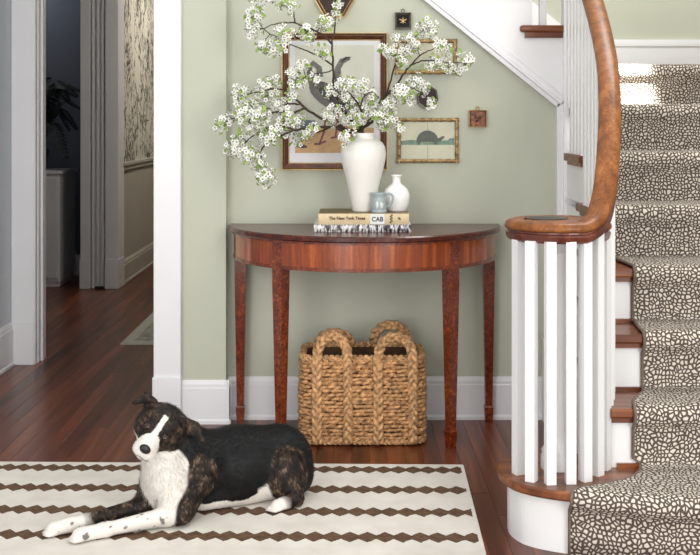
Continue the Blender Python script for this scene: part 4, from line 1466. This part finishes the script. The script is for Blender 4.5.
# head frame
EM = np.array(at(157.5, 430.4, 3.43))
Vd = np.array([0.0, 0.0, 1.2]) - EM
Vd /= np.linalg.norm(Vd)
E_ = np.array([0.833, 0.0, -0.554])
E_ = E_ - Vd * (E_ @ Vd)
E_ /= np.linalg.norm(E_)
Dn = np.cross(Vd, E_)
if Dn[2] > 0:
    Dn = -Dn
pit = math.radians(29)
Fh = math.cos(pit) * Vd + math.sin(pit) * Dn
Uh = -(math.cos(pit) * Dn - math.sin(pit) * Vd)
HR = np.stack([E_, Fh, Uh], axis=1)      # columns: right in the picture, forward, up
def H(x, y, z):
    return tuple(EM + HR @ np.array([x, y, z]))
BLK, WHT, BRN = 0, 1, 2
PR = []   # (kind, args, blend, colour, comb)
def cone(a, b, ra, rb, col, k=0.03, comb=None):
    PR.append(('c', (a, b, ra, rb), k, col, comb if comb is not None else np.array(b) - np.array(a)))
def ellp(c, r, col, k=0.03, Rm=None, comb=(1, 0, -0.3)):
    PR.append(('e', (c, r, Rm), k, col, np.array(comb)))
def tri(a, b, c, th, col, k=0.008, comb=(0, 0, 1)):
    PR.append(('t', (a, b, c, th), k, col, np.array(comb)))
# trunk
cone((-0.475, 3.56, 0.125), (-0.36, 3.628, 0.118), 0.103, 0.108, BLK, 0.05)
cone((-0.36, 3.628, 0.118), (-0.235, 3.695, 0.120), 0.108, 0.104, BLK, 0.05)
ellp((-0.215, 3.685, 0.105), (0.082, 0.085, 0.092), BLK, 0.04)
cone((-0.45, 3.525, 0.045), (-0.26, 3.620, 0.055), 0.040, 0.045, WHT, 0.03)
# chest and neck
ellp((-0.552, 3.475, 0.112), (0.066, 0.076, 0.100), WHT, 0.04, None, (0.1, -0.3, -1))
cone(H(0.006, -0.085, -0.02), (-0.475, 3.56, 0.150), 0.058, 0.088, BLK, 0.04)
cone(H(0.0, -0.035, -0.055), (-0.556, 3.455, 0.13), 0.040, 0.062, WHT, 0.035)
# near foreleg
cone((-0.445, 3.505, 0.150), (-0.490, 3.395, 0.050), 0.052, 0.033, BRN, 0.035)
cone((-0.490, 3.395, 0.050), (-0.498, 3.378, 0.036), 0.031, 0.024, BRN, 0.015)
cone((-0.525, 3.43, 0.100), (-0.535, 3.378, 0.044), 0.046, 0.031, WHT, 0.02)
cone((-0.540, 3.372, 0.040), (-0.70, 3.290, 0.031), 0.027, 0.0185, WHT, 0.018)
cone((-0.70, 3.290, 0.030), (-0.765, 3.258, 0.026), 0.0205, 0.0225, WHT, 0.015)
# far foreleg
cone((-0.585, 3.49, 0.11), (-0.622, 3.435, 0.050), 0.045, 0.028, BRN, 0.03)
cone((-0.622, 3.435, 0.048), (-0.768, 3.352, 0.034), 0.027, 0.0195, BRN, 0.018)
cone((-0.768, 3.352, 0.034), (-0.81, 3.329, 0.030), 0.0195, 0.0195, WHT, 0.015)
cone((-0.81, 3.329, 0.030), (-0.852, 3.306, 0.026), 0.0205, 0.0225, WHT, 0.015)
for (px_, py_, dx, dy) in ((-0.765, 3.258, -0.896, -0.444), (-0.852, 3.306, -0.875, -0.485)):
    for q in (-1.5, -0.5, 0.5, 1.5):
        s0 = (px_ - dy * 0.0105 * q, py_ + dx * 0.0105 * q)
        ln = 0.024 - 0.004 * abs(q)
        cone((s0[0], s0[1], 0.022), (s0[0] + dx * ln, s0[1] + dy * ln, 0.0165), 0.0105, 0.0088, WHT, 0.005)
# haunch, hind leg, far thigh
ellp((-0.206, 3.606, 0.096), (0.072, 0.050, 0.082), BRN, 0.012, None, (0.2, 0, -1))
cone((-0.182, 3.595, 0.055), (-0.165, 3.555, 0.034), 0.034, 0.022, BRN, 0.025)
cone((-0.168, 3.555, 0.032), (-0.20, 3.53, 0.026), 0.022, 0.019, BRN, 0.015)
cone((-0.20, 3.532, 0.024), (-0.222, 3.515, 0.022), 0.020, 0.021, WHT, 0.012)
for q in (-1.2, 0, 1.2):
    cone((-0.222 + 0.0085 * q, 3.512 - 0.006 * q, 0.02), (-0.238 + 0.0085 * q, 3.497 - 0.006 * q, 0.015), 0.0100, 0.0085, WHT, 0.005)
ellp((-0.160, 3.675, 0.070), (0.042, 0.055, 0.058), BLK, 0.025)
cone((-0.278, 3.592, 0.060), (-0.268, 3.592, 0.105), 0.024, 0.026, WHT, 0.022, (0.2, 0, -1))
HEAD0 = len(PR)
# head
ellp(H(0, -0.058, -0.004), (0.067, 0.066, 0.049), BRN, 0.03, HR, -Fh)
for s_ in (-1, 1):
    ellp(H(s_ * 0.040, -0.038, -0.026), (0.032, 0.046, 0.034), BRN, 0.025, HR, -Fh)
    cone(H(s_ * 0.026, -0.014, 0.017), H(s_ * 0.038, -0.032, 0.018), 0.015, 0.017, BRN, 0.012, -Fh)
cone(H(0, -0.022, -0.016), H(0, 0.066, -0.032), 0.040, 0.0275, WHT, 0.022, -Fh)
for s_ in (-1, 1):
    ellp(H(s_ * 0.0165, 0.058, -0.043), (0.0195, 0.032, 0.0195), WHT, 0.010, HR, -Fh)
cone(H(0, -0.02, -0.055), H(0, 0.048, -0.062), 0.034, 0.018, WHT, 0.016, -Fh)
# ears: upright base and folded flap
tri(H(-0.030, -0.062, 0.036), H(-0.066, -0.070, -0.006), H(-0.090, -0.055, 0.050), 0.0060, BRN, 0.014, E_ * -1)
tri(H(-0.052, -0.058, 0.048), H(-0.092, -0.052, 0.055), H(-0.104, -0.012, 0.022), 0.0042, BRN, 0.005, E_ * -1)
tri(H(0.034, -0.062, 0.040), H(0.066, -0.070, 0.000), H(0.088, -0.060, 0.056), 0.0060, BRN, 0.014, E_)
tri(H(0.052, -0.058, 0.052), H(0.090, -0.056, 0.062), H(0.132, -0.036, 0.036), 0.0046, BRN, 0.005, E_)
tri(H(0.056, -0.058, 0.046), H(0.082, -0.045, 0.020), H(0.132, -0.036, 0.036), 0.0044, BRN, 0.005, E_)
HEAD1 = len(PR)

def prim_eval(pr, p):
    k, a = pr[0], pr[1]
    if k == 'c':
        return sd_cone(p, *a)
    if k == 'e':
        return sd_ell(p, *a)
    return sd_tri(p, *a)
def prim_box(pr):
    k, a = pr[0], pr[1]
    if k == 'c':
        P = np.array([a[0], a[1]]); r = max(a[2], a[3])
    elif k == 'e':
        P = np.array([a[0]]); r = max(a[1])
    else:
        P = np.array(a[:3]); r = a[3]
    return P.min(0) - r, P.max(0) + r
hg = 0.0038
lo = np.array([-0.91, 3.20, -0.004])
hi = np.array([-0.07, 3.84, 0.41])
dims = np.ceil((hi - lo) / hg).astype(int) + 1
D = np.full(dims, 0.2, dtype=np.float32)
ax = [lo[i] + hg * np.arange(dims[i]) for i in range(3)]
for pr in PR:
    b0, b1 = prim_box(pr)
    m_ = max(0.03, pr[2] * 1.1)
    i0 = np.maximum(0, np.floor((b0 - m_ - lo) / hg).astype(int))
    i1 = np.minimum(dims, np.ceil((b1 + m_ - lo) / hg).astype(int) + 1)
    sl = tuple(slice(i0[i], i1[i]) for i in range(3))
    G = np.stack(np.meshgrid(*[ax[i][sl[i]] for i in range(3)], indexing='ij'), -1)
    D[sl] = smin(D[sl], prim_eval(pr, G).astype(np.float32), pr[2])
# flat on the rug
zfl = 0.0115
D = np.maximum(D, (zfl - ax[2])[None, None, :].astype(np.float32))

def surface_nets(D, lo, h):
    s = D < 0
    nx, ny, nz = D.shape
    c = np.zeros((nx - 1, ny - 1, nz - 1), dtype=np.int8)
    for dx in (0, 1):
        for dy in (0, 1):
            for dz in (0, 1):
                c += s[dx:nx - 1 + dx, dy:ny - 1 + dy, dz:nz - 1 + dz]
    act = (c > 0) & (c < 8)
    idx = -np.ones(act.shape, dtype=np.int64)
    cells = np.argwhere(act)
    idx[act] = np.arange(len(cells))
    acc = np.zeros((len(cells), 3))
    cnt = np.zeros(len(cells))
    corners = [(a, b, d) for a in (0, 1) for b in (0, 1) for d in (0, 1)]
    for ca in corners:
        for axis in range(3):
            if ca[axis]:
                continue
            cb_ = list(ca); cb_[axis] = 1
            A = D[cells[:, 0] + ca[0], cells[:, 1] + ca[1], cells[:, 2] + ca[2]].astype(float)
            B = D[cells[:, 0] + cb_[0], cells[:, 1] + cb_[1], cells[:, 2] + cb_[2]].astype(float)
            cr = (A < 0) != (B < 0)
            t_ = np.where(cr, A / np.where(cr, A - B, 1), 0)
            q = np.array(ca, float)[None, :].repeat(len(cells), 0)
            q[:, axis] = t_
            acc[cr] += q[cr]
            cnt[cr] += 1
    V = lo + h * (cells + acc / cnt[:, None])
    faces = []
    for axis in range(3):
        o1, o2 = [a for a in range(3) if a != axis]
        sa = [slice(None)] * 3; sb = [slice(None)] * 3
        sa[axis] = slice(0, -1); sb[axis] = slice(1, None)
        for r_ in (o1, o2):
            sa[r_] = slice(1, -1); sb[r_] = slice(1, -1)
        e = s[tuple(sa)] != s[tuple(sb)]
        ed = np.argwhere(e)
        ed[:, o1] += 1
        ed[:, o2] += 1
        q = []
        for d1, d2 in ((0, 0), (1, 0), (1, 1), (0, 1)):
            cc = ed.copy()
            cc[:, o1] -= d1
            cc[:, o2] -= d2
            q.append(idx[cc[:, 0], cc[:, 1], cc[:, 2]])
        faces.append(np.stack(q, 1))
    return V, np.concatenate(faces)
DV, DF = surface_nets(D, lo, hg)
# smooth the vertices a little
for it in range(3):
    acc = np.zeros_like(DV); cn = np.zeros(len(DV))
    for a, b in ((0, 1), (1, 2), (2, 3), (3, 0)):
        np.add.at(acc, DF[:, a], DV[DF[:, b]]); np.add.at(cn, DF[:, a], 1)
        np.add.at(acc, DF[:, b], DV[DF[:, a]]); np.add.at(cn, DF[:, b], 1)
    DV = DV * 0.5 + 0.5 * acc / cn[:, None]

dog = thing('dog', 'black and white brindle dog lying on the striped rug, head tilted to camera', 'dog', (-0.40, 3.55, 0.0))
dog_o = np.array(ORG['dog'])
me = bpy.data.meshes.new('dog_body')
me.from_pydata([tuple(v) for v in (DV - dog_o)], [], [tuple(int(i) for i in f) for f in DF])
bm = bmesh.new()
bm.from_mesh(me)
bmesh.ops.recalc_face_normals(bm, faces=bm.faces[:])
bm.to_mesh(me)
bm.free()
me.polygons.foreach_set('use_smooth', [True] * len(me.polygons))
me.update()
# coat colours: soft weights of the nearest primitives, then the face marks
nv_ = len(DV)
wsum = np.zeros((nv_, 3))
hw_ = np.zeros(nv_)
comb = np.zeros((nv_, 3))
for ip, pr in enumerate(PR):
    d = prim_eval(pr, DV)
    wgt = np.exp(-np.maximum(d, -0.02) / 0.006)
    wsum[:, pr[3]] += wgt
    if HEAD0 <= ip < HEAD1:
        hw_ += wgt
    cv_ = pr[4] / max(1e-9, np.linalg.norm(pr[4]))
    comb += wgt[:, None] * cv_
hw_ /= wsum.sum(1)
wsum /= wsum.sum(1, keepdims=True)
loc = (DV - EM) @ HR          # head coordinates
hx_, hy_, hz_ = loc.T
nzv = np.array([mnoise.noise(Vector(v) * 38) for v in DV])
nzf = np.array([mnoise.noise(Vector((v[0] * 60, v[1] * 60, v[2] * 60)) + Vector((3, 7, 1))) for v in DV])
streak = np.array([mnoise.noise(Vector((v[0] * 260 + v[2] * 90, v[1] * 120, v[2] * 80))) for v in DV])
inhead = (hw_ > 0.5) & (DV[:, 2] > 0.17)
W_ = wsum.copy()
jit = nzv * 0.006
blaze = (np.abs(hx_ + 0.001 + jit * 0.6) < 0.0085 + 0.012 * np.clip((0.012 - hz_) / 0.05, 0, 1)) & (hz_ < 0.040) & (hy_ > -0.055)
patch = ((np.minimum(np.abs(hx_), 0.040) - 0.037) / 0.026) ** 2 + ((hz_ + 0.014 + jit) / 0.036) ** 2 < 1
muz = (hz_ + jit < -0.008) & ~patch & (hy_ > -0.050)
chin = (hy_ + jit > 0.040) & (hz_ < 0.01)
white = (blaze | muz | chin) & inhead
face = inhead & ~white
W_[face] = (0.10, 0.0, 0.90)
W_[white] = (0, 1, 0)
belly = (DV[:, 2] > 0.040 + 0.012 * nzv + 0.25 * np.clip(DV[:, 0] + 0.34, 0, 0.2)) & (DV[:, 0] > -0.455) & (DV[:, 0] < -0.285) & (DV[:, 1] > 3.47)
W_[belly] = (1, 0, 0)
# white specks on paws are grey
W_ /= W_.sum(1, keepdims=True)
Wm = np.clip((W_ - 0.5) * 3 + 0.5 + nzv[:, None] * 0.3, 0, 1)
Wm /= np.maximum(1e-6, Wm.sum(1, keepdims=True))
l3 = lambda c: np.array(lin(c)[:3])
cb0, cb1 = l3((11, 11, 12)), l3((22, 22, 24))
cw = l3((222, 217, 211))
br0, br1, br2 = l3((15, 13, 12)), l3((70, 52, 40)), l3((142, 122, 104))
black = cb0 + (cb1 - cb0) * np.clip(0.5 + nzf, 0, 1)[:, None]
sv = np.clip(0.34 + streak * 1.0 + nzv * 0.8, 0, 1)[:, None]
sv[face & (hy_ > -0.06)] *= 0.85
brn = br0 + (br1 - br0) * sv + (br2 - br1) * np.clip((sv - 0.7) * 2, 0, 1)
colr = Wm[:, :1] * black + Wm[:, 1:2] * cw + Wm[:, 2:] * brn
# dark specks on the white near foreleg, pinkish inner ears
leg_z = (DV[:, 0] < -0.5) & (DV[:, 2] < 0.09) & (nzf > 0.52)
colr[leg_z & (Wm[:, 1] > 0.6)] = l3((120, 112, 108))
ca = me.color_attributes.new('coat', 'FLOAT_COLOR', 'POINT')
ca.data.foreach_set('color', np.concatenate([colr, np.ones((nv_, 1))], 1).astype(np.float32).ravel())
me.materials.append(MATS['dog_coat'])
body = bpy.data.objects.new('body', me)
COL.objects.link(body)
body.parent = dog
ORG[body.name] = Vector(dog_o)
nrmv = np.zeros(nv_ * 3, dtype=np.float32)
me.vertices.foreach_get('normal', nrmv)
nrmv = nrmv.reshape(-1, 3)
# short fur
NF = 70000
tri_c = DV[DF].mean(1)
fi = rng.integers(0, len(DF), NF)
bw = rng.random((NF, 4)); bw /= bw.sum(1, keepdims=True)
root = (DV[DF[fi]] * bw[..., None]).sum(1)
fn = (nrmv[DF[fi]] * bw[..., None]).sum(1)
fn /= np.maximum(1e-6, np.linalg.norm(fn, axis=1, keepdims=True))
fc = (comb[DF[fi]] * bw[..., None]).sum(1)
fc -= fn * (fc * fn).sum(1, keepdims=True)
fc /= np.maximum(1e-6, np.linalg.norm(fc, axis=1, keepdims=True))
fcol = (colr[DF[fi]] * bw[..., None]).sum(1) * rng.uniform(0.7, 1.3, (NF, 1))
inh = inhead[DF[fi, 0]]
low = root[:, 2] < 0.07
fl_ = np.where(inh, 0.006, np.where(low, 0.006, 0.012)) * rng.uniform(0.6, 1.3, NF)
chest = (np.linalg.norm(root - np.array([-0.57, 3.44, 0.13]), axis=1) < 0.09) & ~low
fl_ = np.where(chest, fl_ * 1.35, fl_)
for s_ in (-1, 1):
    near_eye = np.linalg.norm(((root - EM) @ HR)[:, [0, 2]] - np.array([s_ * 0.030, 0.0]), axis=1) < 0.016
    fl_ = np.where(near_eye & inh, 0.0012, fl_)
dirv = fc + fn * 0.30 + rng.normal(0, 0.18, (NF, 3))
dirv /= np.linalg.norm(dirv, axis=1, keepdims=True)
sd_ = np.cross(dirv, fn)
sd_ /= np.maximum(1e-6, np.linalg.norm(sd_, axis=1, keepdims=True))
wd_ = 0.00065
v0 = root - sd_ * wd_ - fn * 0.001
v1 = root + sd_ * wd_ - fn * 0.001
v2 = root + dirv * fl_[:, None]
v2[:, 2] = np.maximum(v2[:, 2], 0.0118)
FV = np.stack([v0, v1, v2], 1).reshape(-1, 3) - dog_o
fm = bpy.data.meshes.new('fur')
fm.vertices.add(NF * 3)
fm.vertices.foreach_set('co', FV.astype(np.float32).ravel())
fm.loops.add(NF * 3)
fm.loops.foreach_set('vertex_index', np.arange(NF * 3, dtype=np.int32))
fm.polygons.add(NF)
fm.polygons.foreach_set('loop_start', np.arange(0, NF * 3, 3, dtype=np.int32))
fm.update(calc_edges=True)
ca = fm.color_attributes.new('coat', 'FLOAT_COLOR', 'POINT')
fcc = np.concatenate([np.clip(fcol, 0, 0.95), np.ones((NF, 1))], 1).repeat(3, axis=0)
ca.data.foreach_set('color', fcc.astype(np.float32).ravel())
fm.materials.append(MATS['dog_coat'])
fur = bpy.data.objects.new('fur', fm)
COL.objects.link(fur)
fur.parent = dog
fur['kind'] = 'stuff'
# eyes and nose sit on the surface
def surf_y(x_, z_):
    ys = np.linspace(0.14, -0.06, 400)
    P = np.array([H(x_, v, z_) for v in ys])
    d = np.full(len(P), 0.2)
    for pr in PR:
        d = smin(d, prim_eval(pr, P), pr[2])
    k = np.argmax(d < 0)
    return ys[k]
Uv, Fv, Ev = Vector(Uh), Vector(Fh), Vector(E_)
for s_ in (-1, 1):
    yy = surf_y(s_ * 0.030, 0.0)
    ey = MB().blob(H(s_ * 0.030, yy - 0.0040, 0.0), Fv, Ev, Uv, 0.0120, 0.0132, 0.0108, 16, 12).build('eye', 'eye_brown', dog)
    MB().blob(H(s_ * 0.030 - 0.001, yy + 0.0045, -0.0005), Fv, Ev, Uv, 0.0045, 0.0066, 0.0066, 14, 10).build('pupil', 'eye_dark', ey)
    rp = [H(s_ * 0.030 + 0.0132 * math.cos(2 * PI * k / 16), yy - 0.0005 - 0.003 * abs(math.cos(2 * PI * k / 16)), 0.0098 * math.sin(2 * PI * k / 16)) for k in range(17)]
    MB().tube(rp, 0.0024, 6).build('eyelid', 'nose_black', ey)
yy = surf_y(0, -0.022)
m = MB()
m.blob(H(0, yy - 0.001, -0.021), Ev, Uv, Fv, 0.0175, 0.0135, 0.0115, 14, 10)
m.build('nose', 'nose_black', dog)
ml = []
for k in range(13):
    x_ = -0.027 + 0.054 * k / 12
    z_ = -0.054 - 0.004 * math.sin(PI * abs(x_) / 0.027)
    ml.append(H(x_, surf_y(x_, z_) + 0.0012, z_))
MB().tube(ml, 0.0014, 5).build('mouth_line', 'nose_black', dog)
